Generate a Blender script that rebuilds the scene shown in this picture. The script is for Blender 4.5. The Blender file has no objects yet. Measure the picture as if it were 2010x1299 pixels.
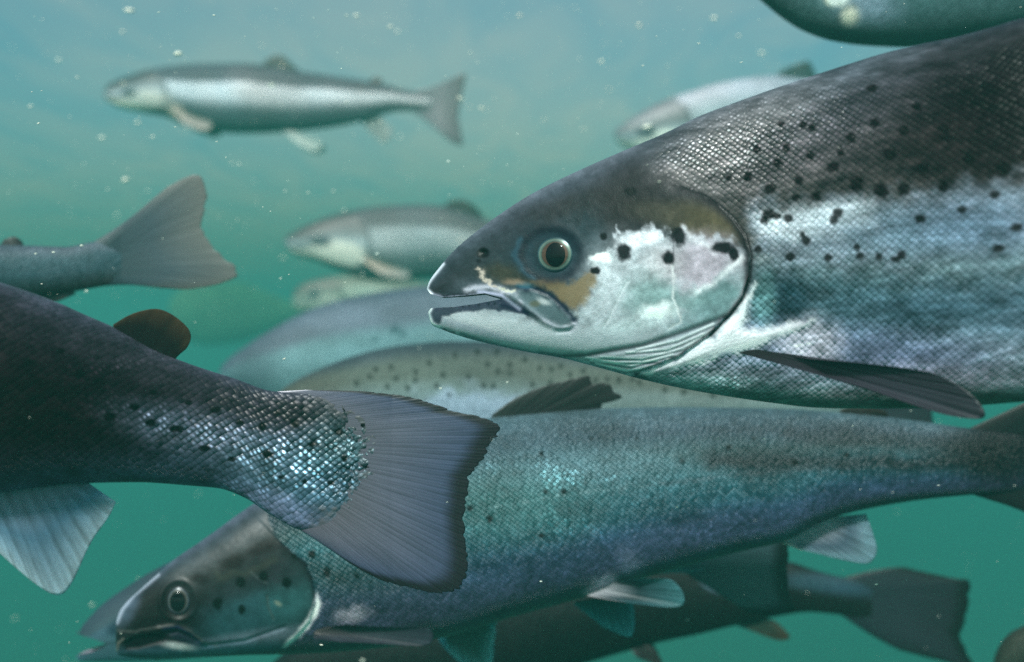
import bpy, math
import numpy as np

R = math.radians
sc = bpy.context.scene
# ------------------------------------------------------------------ camera, world, sun, exposure
F = 50.0 / 36.0 * 2010.0          # focal length in photograph pixels
cam = bpy.data.cameras.new('camera')
cam.lens = 50.0; cam.sensor_width = 36.0
cam.clip_start = 0.02; cam.clip_end = 500.0
cam.dof.use_dof = True
cam.dof.focus_distance = 0.73
cam.dof.aperture_fstop = 7.0
cam_o = bpy.data.objects.new('camera', cam)
sc.collection.objects.link(cam_o)
cam_o.location = (0, 0, 0); cam_o.rotation_euler = (R(90), 0, 0)
sc.camera = cam_o

SUN_EL, SUN_AZ = R(46), R(198)     # azimuth measured clockwise from +Y: behind and to the left of the camera
w = bpy.data.worlds.new('World'); sc.world = w; w.use_nodes = True
nt = w.node_tree; nt.nodes.clear()
sky = nt.nodes.new('ShaderNodeTexSky'); sky.sky_type = 'NISHITA'; sky.sun_disc = False
sky.sun_elevation = SUN_EL; sky.sun_rotation = SUN_AZ
sky.dust_density = 4.0; sky.ozone_density = 0.3
bg = nt.nodes.new('ShaderNodeBackground'); bg.inputs['Strength'].default_value = 0.105
wo = nt.nodes.new('ShaderNodeOutputWorld')
nt.links.new(sky.outputs[0], bg.inputs[0]); nt.links.new(bg.outputs[0], wo.inputs[0])

sd = bpy.data.lights.new('sun', 'SUN'); sd.energy = 5.0; sd.angle = R(6.0); sd.color = (1.0, 0.80, 0.86)
so = bpy.data.objects.new('sun', sd); sc.collection.objects.link(so)
sx, sy, sz = math.sin(SUN_AZ) * math.cos(SUN_EL), math.cos(SUN_AZ) * math.cos(SUN_EL), math.sin(SUN_EL)
from mathutils import Vector
so.rotation_euler = Vector((sx, sy, sz)).to_track_quat('Z', 'Y').to_euler()
so.location = (sx * 3, sy * 3, sz * 3)

sc.view_settings.view_transform = 'Standard'; sc.view_settings.look = 'None'
sc.view_settings.exposure = 0.6; sc.view_settings.gamma = 1.0
sc.render.engine = 'CYCLES'
sc.cycles.max_bounces = 8; sc.cycles.volume_bounces = 3; sc.cycles.diffuse_bounces = 3
sc.cycles.use_denoising = False
sc.cycles.sample_clamp_indirect = 4.0
sc.cycles.use_adaptive_sampling = False

# ------------------------------------------------------------------ helpers
def lin(c):
    c = np.asarray(c, float) / 255.0
    return np.where(c <= 0.04045, c / 12.92, ((c + 0.055) / 1.055) ** 2.4)

def sstep(a, b, x):
    t = np.clip((x - a) / (b - a), 0, 1)
    return t * t * (3 - 2 * t)

class Noise:
    def __init__(self, seed):
        self.g = np.random.RandomState(seed).rand(256, 256)
    def __call__(self, x, y):
        xi = np.floor(x).astype(int); yi = np.floor(y).astype(int)
        fx = x - xi; fy = y - yi
        fx = fx * fx * (3 - 2 * fx); fy = fy * fy * (3 - 2 * fy)
        g = self.g
        a = g[xi & 255, yi & 255]; b = g[(xi + 1) & 255, yi & 255]
        c = g[xi & 255, (yi + 1) & 255]; d = g[(xi + 1) & 255, (yi + 1) & 255]
        return (a * (1 - fx) + b * fx) * (1 - fy) + (c * (1 - fx) + d * fx) * fy
N1, N2, N3 = Noise(3), Noise(11), Noise(29)
def fbm(x, y, s, n=N1, oct=4):
    v = 0; a = 0.5; t = 0
    for k in range(oct):
        v = v + a * n(x / s + 17 * k, y / s + 31 * k); t += a; a *= 0.5; s = s / 2.03
    return v / t            # 0..1

def pchip(pts, x):
    """monotone-ish smooth interpolation through points (Catmull-Rom in y over x)"""
    p = np.array(pts, float); px, py = p[:, 0], p[:, 1]
    x = np.clip(x, px[0], px[-1])
    i = np.clip(np.searchsorted(px, x) - 1, 0, len(px) - 2)
    h = np.diff(px); d = np.diff(py) / h
    m = np.empty(len(px)); m[0] = d[0]; m[-1] = d[-1]
    for k in range(1, len(px) - 1):
        if d[k - 1] * d[k] <= 0: m[k] = 0
        else:
            w1 = 2 * h[k] + h[k - 1]; w2 = h[k] + 2 * h[k - 1]
            m[k] = (w1 + w2) / (w1 / d[k - 1] + w2 / d[k])
    t = (x - px[i]) / h[i]
    return ((2 * t**3 - 3 * t**2 + 1) * py[i] + (t**3 - 2 * t**2 + t) * h[i] * m[i]
            + (-2 * t**3 + 3 * t**2) * py[i + 1] + (t**3 - t**2) * h[i] * m[i + 1])

def segdist(X, Y, pts):
    """distance to a polyline"""
    d = np.full(X.shape, 1e9)
    for (ax, ay), (bx, by) in zip(pts[:-1], pts[1:]):
        vx, vy = bx - ax, by - ay
        L = vx * vx + vy * vy + 1e-9
        t = np.clip(((X - ax) * vx + (Y - ay) * vy) / L, 0, 1)
        d = np.minimum(d, np.hypot(X - ax - t * vx, Y - ay - t * vy))
    return d

def polysd(X, Y, pts):
    """signed distance to a polygon, negative inside"""
    P = list(pts); d = segdist(X, Y, P + [P[0]])
    ins = np.zeros(X.shape, bool)
    n = len(P)
    for i in range(n):
        x1, y1 = P[i]; x2, y2 = P[(i + 1) % n]
        if y1 == y2: continue
        c = ((y1 > Y) != (y2 > Y)) & (X < (x2 - x1) * (Y - y1) / (y2 - y1) + x1)
        ins ^= c
    return np.where(ins, -d, d)

def smooth_pts(pts, n=6):
    """Catmull-Rom through points"""
    P = [pts[0]] + list(pts) + [pts[-1]]; out = []
    for i in range(1, len(P) - 2):
        p0, p1, p2, p3 = [np.array(P[i + k], float) for k in (-1, 0, 1, 2)]
        for j in range(n):
            t = j / n
            out.append(tuple(0.5 * (2 * p1 + (p2 - p0) * t + (2 * p0 - 5 * p1 + 4 * p2 - p3) * t * t + (3 * p1 - p0 - 3 * p2 + p3) * t**3)))
    out.append(tuple(pts[-1])); return out

class Paint:
    """pigment of a fish laid over its side, in side-view coordinates"""
    def __init__(self, X, Y, V, base):
        self.X, self.Y, self.V = X, Y, V
        self.c = np.empty(X.shape + (3,)); self.c[:] = lin(base)
        self.p = np.zeros(X.shape + (3,))      # scale amount, silver, smoothness with painted glint
        self.p[..., 2] = 0.0
    def mix(self, m, col, silver=None):
        m = np.clip(m, 0, 1)[..., None]
        self.c = self.c * (1 - m) + lin(col) * m
        if silver is not None:
            self.p[..., 1] = self.p[..., 1] * (1 - m[..., 0]) + silver * m[..., 0]
    def warp(self, amp, s, k=0):
        if amp == 0: return self.X, self.Y
        return (self.X + amp * 2 * (fbm(self.X, self.Y, s, N2) - .5) * 2,
                self.Y + amp * 2 * (fbm(self.X + 500, self.Y + 90, s, N3) - .5) * 2)
    def poly(self, pts, col, soft=6, a=1, warp=0, ws=20, silver=None):
        X, Y = self.warp(warp, ws)
        self.mix(a * sstep(soft, -soft, polysd(X, Y, pts)), col, silver)
    def ell(self, cx, cy, rx, ry, col, a=1, soft=.5, ang=0, warp=0, ws=20, silver=None):
        X, Y = self.warp(warp, ws)
        ca, sa = math.cos(R(ang)), math.sin(R(ang))
        dx, dy = X - cx, Y - cy
        r = np.hypot((dx * ca + dy * sa) / rx, (-dx * sa + dy * ca) / ry)
        self.mix(a * sstep(1 + soft, 1 - soft, r), col, silver)
    def line(self, pts, wd, col, a=1, warp=0, ws=20, silver=None):
        X, Y = self.warp(warp, ws)
        self.mix(a * np.exp(-(segdist(X, Y, pts) / wd) ** 2), col, silver)
    def streak(self, amt, s, el, ang, n=N1):
        ca, sa = math.cos(R(ang)), math.sin(R(ang))
        a, b = self.X * ca + self.Y * sa, -self.X * sa + self.Y * ca
        self.c = self.c * (1 + amt * 2 * (fbm(a / el + 40, b + 4000, s, n) - .5))[..., None]
    def vein(self, pts, wd, col, a=1):
        """a broken, wavering line"""
        X, Y = self.warp(2.5, 14)
        m = a * np.exp(-(segdist(X, Y, pts) / (wd * (.6 + .8 * fbm(self.X, self.Y, 11, N3)))) ** 2) * (.45 + .75 * fbm(self.X + 60, self.Y, 17, N2))
        self.mix(m, col)
    def grad(self, stops, a=1, warp=0, ws=60):
        """stops: (v, colour) down the side of the fish"""
        v = self.V + warp * 2 * (fbm(self.X, self.Y, ws, N3) - .5)
        vs = [s[0] for s in stops]; cols = np.array([lin(s[1]) for s in stops])
        g = np.stack([np.interp(v, vs, cols[:, k]) for k in range(3)], -1)
        self.c = self.c * (1 - a) + g * a if np.isscalar(a) else self.c * (1 - a[..., None]) + g * a[..., None]
    def mottle(self, amt, s, n=N1, sx=1.0):
        f = 1 + amt * 2 * (fbm(self.X / sx, self.Y, s, n) - .5)
        self.c = self.c * f[..., None]
    def spots(self, L, col=(22, 18, 24), a=.95):
        for t in L:
            x, y, r = t[:3]; ry = t[3] if len(t) > 3 else r
            m = (np.abs(self.X - x) < r * 3) & (np.abs(self.Y - y) < ry * 3)
            if not m.any(): continue
            X, Y = self.X[m], self.Y[m]
            wx = (fbm(X, Y, 9, N2) - .5) * r * .6; wy = (fbm(X + 77, Y, 9, N3) - .5) * ry * .6
            q = np.hypot((X + wx - x) / r, (Y + wy - y) / ry)
            k = (a * sstep(1.35, .65, q))[..., None]
            self.c[m] = self.c[m] * (1 - k) + lin(col) * k
            self.p[..., 1][m] *= (1 - k[..., 0])

def make_obj(name, V, faces, mat, parent=None, col=None, props=None, uv=None, loc=(0, 0, 0)):
    me = bpy.data.meshes.new(name)
    V = np.asarray(V, float) - np.asarray(loc, float)
    Fq = np.asarray(faces, dtype=np.int32)
    k = Fq.shape[1]
    me.vertices.add(len(V)); me.vertices.foreach_set('co', V.astype(np.float32).ravel())
    me.loops.add(Fq.size); me.loops.foreach_set('vertex_index', Fq.ravel())
    me.polygons.add(len(Fq)); me.polygons.foreach_set('loop_start', np.arange(0, Fq.size, k, dtype=np.int32))
    me.update(calc_edges=True)
    me.polygons.foreach_set('use_smooth', np.ones(len(Fq), bool))
    if col is not None:
        a = me.color_attributes.new('pigment', 'FLOAT_COLOR', 'POINT')
        c4 = np.ones((len(V), 4), np.float32); c4[:, :3] = np.clip(col, 0, 1); a.data.foreach_set('color', c4.ravel())
    if props is not None:
        a = me.color_attributes.new('skin', 'FLOAT_COLOR', 'POINT')
        c4 = np.ones((len(V), 4), np.float32); c4[:, :3] = props; a.data.foreach_set('color', c4.ravel())
    if uv is not None:
        l = me.uv_layers.new(name='UVMap'); l.data.foreach_set('uv', np.asarray(uv, np.float32)[Fq.ravel()].ravel())
    if mat: me.materials.append(mat)
    o = bpy.data.objects.new(name, me); sc.collection.objects.link(o)
    if parent: o.parent = parent
    return o

def tag(o, label=None, cat=None, group=None, kind=None):
    if label: o['label'] = label
    if cat: o['category'] = cat
    if group: o['group'] = group
    if kind: o['kind'] = kind
    return o

# ------------------------------------------------------------------ materials
def nodes(name):
    m = bpy.data.materials.new(name); m.use_nodes = True
    m.node_tree.nodes.clear(); return m, m.node_tree
def nn(t, kind, **kw):
    n = t.nodes.new(kind)
    for k, v in kw.items(): setattr(n, k, v)
    return n
def mth(t, op, a, b=None, c=None, clamp=False):
    n = t.nodes.new('ShaderNodeMath'); n.operation = op; n.use_clamp = clamp
    for i, v in enumerate((a, b, c)):
        if v is None: continue
        if isinstance(v, (int, float)): n.inputs[i].default_value = v
        else: t.links.new(v, n.inputs[i])
    return n.outputs[0]

def mat_skin(name, su, sv, bump=1.0, tilt=.35, rnd=.16, rough=.34, spark=.6, seamk=1.0, wet=1.0):
    """scaled, slimy fish skin; su, sv = scale spacing in mm along and across the body"""
    m, t = nodes(name)
    uv = nn(t, 'ShaderNodeUVMap', uv_map='UVMap')
    sep = nn(t, 'ShaderNodeSeparateXYZ'); t.links.new(uv.outputs[0], sep.inputs[0])
    u = mth(t, 'DIVIDE', sep.outputs[0], su); v = mth(t, 'DIVIDE', sep.outputs[1], sv)
    a = mth(t, 'ADD', u, v); b = mth(t, 'SUBTRACT', u, v)
    cmb = nn(t, 'ShaderNodeCombineXYZ'); t.links.new(a, cmb.inputs[0]); t.links.new(b, cmb.inputs[1])
    vo = nn(t, 'ShaderNodeTexVoronoi', voronoi_dimensions='2D', feature='F1')
    vo.inputs['Scale'].default_value = 1.0; vo.inputs['Randomness'].default_value = .2
    t.links.new(cmb.outputs[0], vo.inputs['Vector'])
    cs = nn(t, 'ShaderNodeSeparateXYZ'); t.links.new(vo.outputs['Color'], cs.inputs[0])
    ps = nn(t, 'ShaderNodeSeparateXYZ'); t.links.new(vo.outputs['Position'], ps.inputs[0])
    da = mth(t, 'SUBTRACT', a, ps.outputs[0]); db = mth(t, 'SUBTRACT', b, ps.outputs[1])
    du = mth(t, 'ADD', da, db)                       # along the body inside one scale
    dv = mth(t, 'SUBTRACT', da, db)
    d = vo.outputs['Distance']
    dome = mth(t, 'MULTIPLY', mth(t, 'MULTIPLY', d, d), -1.0)
    ru = mth(t, 'SUBTRACT', cs.outputs[0], .5); rv = mth(t, 'SUBTRACT', cs.outputs[1], .5)
    h = mth(t, 'ADD', dome, mth(t, 'MULTIPLY', du, tilt * .5))
    h = mth(t, 'ADD', h, mth(t, 'MULTIPLY', mth(t, 'ADD', mth(t, 'MULTIPLY', ru, du), mth(t, 'MULTIPLY', rv, dv)), rnd * 2))
    at = nn(t, 'ShaderNodeAttribute', attribute_name='pigment')
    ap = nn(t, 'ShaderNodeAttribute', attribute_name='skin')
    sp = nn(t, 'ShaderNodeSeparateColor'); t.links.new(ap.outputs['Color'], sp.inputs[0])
    scl, sil, smo_glint = sp.outputs
    # fine skin grain everywhere
    no = nn(t, 'ShaderNodeTexNoise'); no.inputs['Scale'].default_value = 1.4; no.inputs['Detail'].default_value = 4
    t.links.new(uv.outputs[0], no.inputs['Vector'])
    hh = mth(t, 'ADD', mth(t, 'MULTIPLY', h, scl), mth(t, 'MULTIPLY', no.outputs[0], .08))
    bp = nn(t, 'ShaderNodeBump'); bp.inputs['Strength'].default_value = 1.0
    bp.inputs['Distance'].default_value = .001 * min(su, sv) * .5 * bump
    t.links.new(hh, bp.inputs['Height'])
    # pigment: darker seams between scales, each scale a slightly different tone
    seam = mth(t, 'MULTIPLY', mth(t, 'MULTIPLY', mth(t, 'SUBTRACT', mth(t, 'MULTIPLY', d, 1.6), .42), scl), seamk)
    # glints painted into the colour: some scales carry a bright silvery guanine centre
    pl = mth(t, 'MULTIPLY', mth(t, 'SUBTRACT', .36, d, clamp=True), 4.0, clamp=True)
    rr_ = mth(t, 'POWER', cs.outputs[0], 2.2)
    painted_glint = mth(t, 'MULTIPLY', mth(t, 'MULTIPLY', pl, rr_), mth(t, 'MULTIPLY', smo_glint, 15.0))
    tone = mth(t, 'ADD', mth(t, 'SUBTRACT', 1.04, seam), painted_glint)
    tone = mth(t, 'ADD', tone, mth(t, 'MULTIPLY', mth(t, 'MULTIPLY', mth(t, 'SUBTRACT', cs.outputs[2], .5), scl), .5 * spark))
    tone = mth(t, 'MULTIPLY', tone, mth(t, 'ADD', .85, mth(t, 'MULTIPLY', no.outputs[0], .3)))
    mx = nn(t, 'ShaderNodeMix', data_type='RGBA', blend_type='MULTIPLY'); mx.inputs[0].default_value = 1
    t.links.new(at.outputs['Color'], mx.inputs[6]); t.links.new(tone, mx.inputs[7])
    pb = nn(t, 'ShaderNodeBsdfPrincipled')
    t.links.new(mx.outputs[2], pb.inputs['Base Color'])
    t.links.new(bp.outputs[0], pb.inputs['Normal'])
    t.links.new(mth(t, 'MULTIPLY', sil, .55, clamp=True), pb.inputs['Metallic'])
    rg = mth(t, 'SUBTRACT', rough + .03, mth(t, 'MULTIPLY', smo_glint, .1))
    t.links.new(mth(t, 'ADD', rg, mth(t, 'MULTIPLY', cs.outputs[1], .12)), pb.inputs['Roughness'])
    t.links.new(mth(t, 'ADD', .12, mth(t, 'MULTIPLY', sil, .6)), pb.inputs['Specular IOR Level'])
    t.links.new(mth(t, 'MULTIPLY', mth(t, 'ADD', .05, mth(t, 'MULTIPLY', sil, .3)), wet), pb.inputs['Coat Weight']); pb.inputs['Coat Roughness'].default_value = .3
    t.links.new(bp.outputs[0], pb.inputs['Coat Normal'])
    ou = nn(t, 'ShaderNodeOutputMaterial'); t.links.new(pb.outputs[0], ou.inputs[0])
    return m

def mat_fin(name, rays, rough=.42, trans=.35, bump=1.0):
    m, t = nodes(name)
    uv = nn(t, 'ShaderNodeUVMap', uv_map='UVMap')
    sep = nn(t, 'ShaderNodeSeparateXYZ'); t.links.new(uv.outputs[0], sep.inputs[0])
    mp = nn(t, 'ShaderNodeMapping'); mp.inputs['Scale'].default_value = (rays * 1.0, 2.2, 1)
    t.links.new(uv.outputs[0], mp.inputs[0])
    no = nn(t, 'ShaderNodeTexNoise'); no.inputs['Scale'].default_value = 1.0; no.inputs['Detail'].default_value = 5
    no.inputs['Roughness'].default_value = .6
    t.links.new(mp.outputs[0], no.inputs['Vector'])
    wob = mth(t, 'MULTIPLY', no.outputs[0], 1.6)
    ph = mth(t, 'ADD', mth(t, 'MULTIPLY', sep.outputs[0], rays * 6.2832), wob)
    s = mth(t, 'SINE', ph)
    # rays fork towards the fin edge
    s2 = mth(t, 'SINE', mth(t, 'MULTIPLY', ph, 2.0))
    ray = mth(t, 'ADD', mth(t, 'MULTIPLY', s, .5), mth(t, 'MULTIPLY', mth(t, 'MULTIPLY', s2, sep.outputs[1]), .5))
    bp = nn(t, 'ShaderNodeBump'); bp.inputs['Strength'].default_value = .5; bp.inputs['Distance'].default_value = .0002 * bump
    t.links.new(mth(t, 'ADD', ray, no.outputs[0]), bp.inputs['Height'])
    at = nn(t, 'ShaderNodeAttribute', attribute_name='pigment')
    tone = mth(t, 'ADD', mth(t, 'MULTIPLY', ray, .2), mth(t, 'ADD', .3, mth(t, 'MULTIPLY', no.outputs[0], 1.4)))
    mx = nn(t, 'ShaderNodeMix', data_type='RGBA', blend_type='MULTIPLY'); mx.inputs[0].default_value = 1
    t.links.new(at.outputs['Color'], mx.inputs[6]); t.links.new(tone, mx.inputs[7])
    pb = nn(t, 'ShaderNodeBsdfPrincipled'); pb.inputs['Roughness'].default_value = rough
    t.links.new(mx.outputs[2], pb.inputs['Base Color']); t.links.new(bp.outputs[0], pb.inputs['Normal'])
    tr = nn(t, 'ShaderNodeBsdfTranslucent'); t.links.new(mx.outputs[2], tr.inputs[0])
    ms = nn(t, 'ShaderNodeMixShader'); ms.inputs[0].default_value = trans
    t.links.new(pb.outputs[0], ms.inputs[1]); t.links.new(tr.outputs[0], ms.inputs[2])
    ou = nn(t, 'ShaderNodeOutputMaterial'); t.links.new(ms.outputs[0], ou.inputs[0])
    return m

def mat_plain(name, rough=.3, spec=.5, coat=0, metal=0):
    m, t = nodes(name)
    at = nn(t, 'ShaderNodeAttribute', attribute_name='pigment')
    tc = nn(t, 'ShaderNodeTexCoord'); no = nn(t, 'ShaderNodeTexNoise'); no.inputs['Scale'].default_value = 900
    t.links.new(tc.outputs['Object'], no.inputs['Vector'])
    mx = nn(t, 'ShaderNodeMix', data_type='RGBA', blend_type='MULTIPLY'); mx.inputs[0].default_value = 1
    t.links.new(at.outputs['Color'], mx.inputs[6])
    t.links.new(mth(t, 'ADD', .7, mth(t, 'MULTIPLY', no.outputs[0], .6)), mx.inputs[7])
    pb = nn(t, 'ShaderNodeBsdfPrincipled'); pb.inputs['Roughness'].default_value = rough
    pb.inputs['Specular IOR Level'].default_value = spec; pb.inputs['Coat Weight'].default_value = coat
    pb.inputs['Coat Roughness'].default_value = .05; pb.inputs['Metallic'].default_value = metal
    t.links.new(mx.outputs[2], pb.inputs['Base Color'])
    ou = nn(t, 'ShaderNodeOutputMaterial'); t.links.new(pb.outputs[0], ou.inputs[0])
    return m

M_EYE = mat_plain('iris', .3, .35, .0, .2)
M_PUPIL = mat_plain('pupil', .06, .22, .0)
M_LINING = mat_plain('mouth_lining', .4)
M_FIN_FINE = mat_fin('fin_many_rays', 78, trans=.2, bump=.3)
M_FIN = mat_fin('fin_rays', 13, trans=.3)
M_FIN_SOFT = mat_fin('fin_fleshy', 5, trans=.3, bump=.3)

# ------------------------------------------------------------------ the setting: sea bed, open water, haze
def setting():
    n = 90
    g = np.linspace(-39, 39, n); X, Y = np.meshgrid(g, g, indexing='ij')
    Z = -4.5 + .35 * (fbm(X + 40, Y + 40, 3.0, N1) - .5) + .08 * (fbm(X + 40, Y + 40, .6, N2) - .5)
    V = np.stack([X, Y, Z], -1).reshape(-1, 3)
    i = np.arange(n - 1)[:, None] * n + np.arange(n - 1)[None, :]
    Fq = np.stack([i, i + n, i + n + 1, i + 1], -1).reshape(-1, 4)
    m, t = nodes('sea_bed_sand')
    no = nn(t, 'ShaderNodeTexNoise'); no.inputs['Scale'].default_value = 3; no.inputs['Detail'].default_value = 8
    tc = nn(t, 'ShaderNodeTexCoord'); t.links.new(tc.outputs['Object'], no.inputs['Vector'])
    cr = nn(t, 'ShaderNodeValToRGB'); t.links.new(no.outputs[0], cr.inputs[0])
    cr.color_ramp.elements[0].color = (.02, .07, .04, 1); cr.color_ramp.elements[1].color = (.06, .14, .08, 1)
    pb = nn(t, 'ShaderNodeBsdfPrincipled'); pb.inputs['Roughness'].default_value = .9
    t.links.new(cr.outputs[0], pb.inputs['Base Color'])
    ou = nn(t, 'ShaderNodeOutputMaterial'); t.links.new(pb.outputs[0], ou.inputs[0])
    tag(make_obj('seabed', V, Fq, m), kind='structure')
    # the rippled surface just overhead: tints and dapples the daylight that falls through it
    n = 160; gx = np.linspace(-1, 1, n); gx = np.sign(gx) * np.abs(gx) ** 2.2 * 39
    X, Y = np.meshgrid(gx, gx, indexing='ij')
    Z = HAZE_TOP - .05 + .03 * (fbm(X + 60, Y * 1.7 + 60, .5, N3) - .5)
    i = np.arange(n - 1)[:, None] * n + np.arange(n - 1)[None, :]
    Fq = np.stack([i, i + n, i + n + 1, i + 1], -1).reshape(-1, 4)
    m, t = nodes('rippled_surface')
    tc = nn(t, 'ShaderNodeTexCoord')
    w1 = nn(t, 'ShaderNodeTexNoise'); w1.inputs['Scale'].default_value = 4; w1.inputs['Detail'].default_value = 3; w1.inputs['Distortion'].default_value = 1.2
    mp = nn(t, 'ShaderNodeMapping'); mp.inputs['Scale'].default_value = (1.0, .22, 1)
    t.links.new(tc.outputs['Object'], mp.inputs[0]); t.links.new(mp.outputs[0], w1.inputs['Vector'])
    m2 = nn(t, 'ShaderNodeMapping'); m2.inputs['Location'].default_value = (.2, -1.1, 0); m2.inputs['Scale'].default_value = (1.0, .28, 1)
    t.links.new(tc.outputs['Object'], m2.inputs[0])
    ln_ = nn(t, 'ShaderNodeVectorMath', operation='LENGTH'); t.links.new(m2.outputs[0], ln_.inputs[0])
    glow_patch = mth(t, 'SUBTRACT', 1.0, mth(t, 'MULTIPLY', ln_.outputs['Value'], .8), clamp=True)  # brighter patch in the tint, painting a glow of light overhead
    fac = mth(t, 'ADD', w1.outputs[0], mth(t, 'MULTIPLY', glow_patch, .8))
    cr = nn(t, 'ShaderNodeValToRGB'); t.links.new(fac, cr.inputs[0])
    cr.color_ramp.elements[0].position = .3; cr.color_ramp.elements[0].color = (.47, .82, .78, 1)
    cr.color_ramp.elements[1].position = .95; cr.color_ramp.elements[1].color = (.98, 1, .80, 1)
    tr = nn(t, 'ShaderNodeBsdfTransparent'); t.links.new(cr.outputs[0], tr.inputs[0])
    ou = nn(t, 'ShaderNodeOutputMaterial'); t.links.new(tr.outputs[0], ou.inputs[0])
    tag(make_obj('water_surface', np.stack([X, Y, Z], -1).reshape(-1, 3), Fq, m), kind='structure')
    # water: a closed box of even murk round everything
    m, t = nodes('murky_water')
    pv = nn(t, 'ShaderNodeVolumePrincipled')
    pv.inputs['Color'].default_value = HAZE_COL
    pv.inputs['Absorption Color'].default_value = HAZE_ABS
    pv.inputs['Density'].default_value = HAZE_D
    pv.inputs['Anisotropy'].default_value = .25
    ou = nn(t, 'ShaderNodeOutputMaterial'); t.links.new(pv.outputs[0], ou.inputs['Volume'])
    x0, x1, y0, y1, z0, z1 = -40, 40, -40, 40, -5.8, HAZE_TOP
    V = [(x, y, z) for z in (z0, z1) for y in (y0, y1) for x in (x0, x1)]
    Fq = [(0, 2, 3, 1), (4, 5, 7, 6), (0, 1, 5, 4), (2, 6, 7, 3), (0, 4, 6, 2), (1, 3, 7, 5)]
    tag(make_obj('haze', V, Fq, m), kind='stuff')
HAZE_COL = (.095, .455, .40, 1)
HAZE_ABS = (.0, .0, .0, 1)
HAZE_D = .118
HAZE_TOP = .76
setting()

# ------------------------------------------------------------------ fish builder
def W3(X, Y, D):
    return np.stack([(X - 1005) / F * D, D + 0 * X, (649.5 - Y) / F * D], -1)

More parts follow.
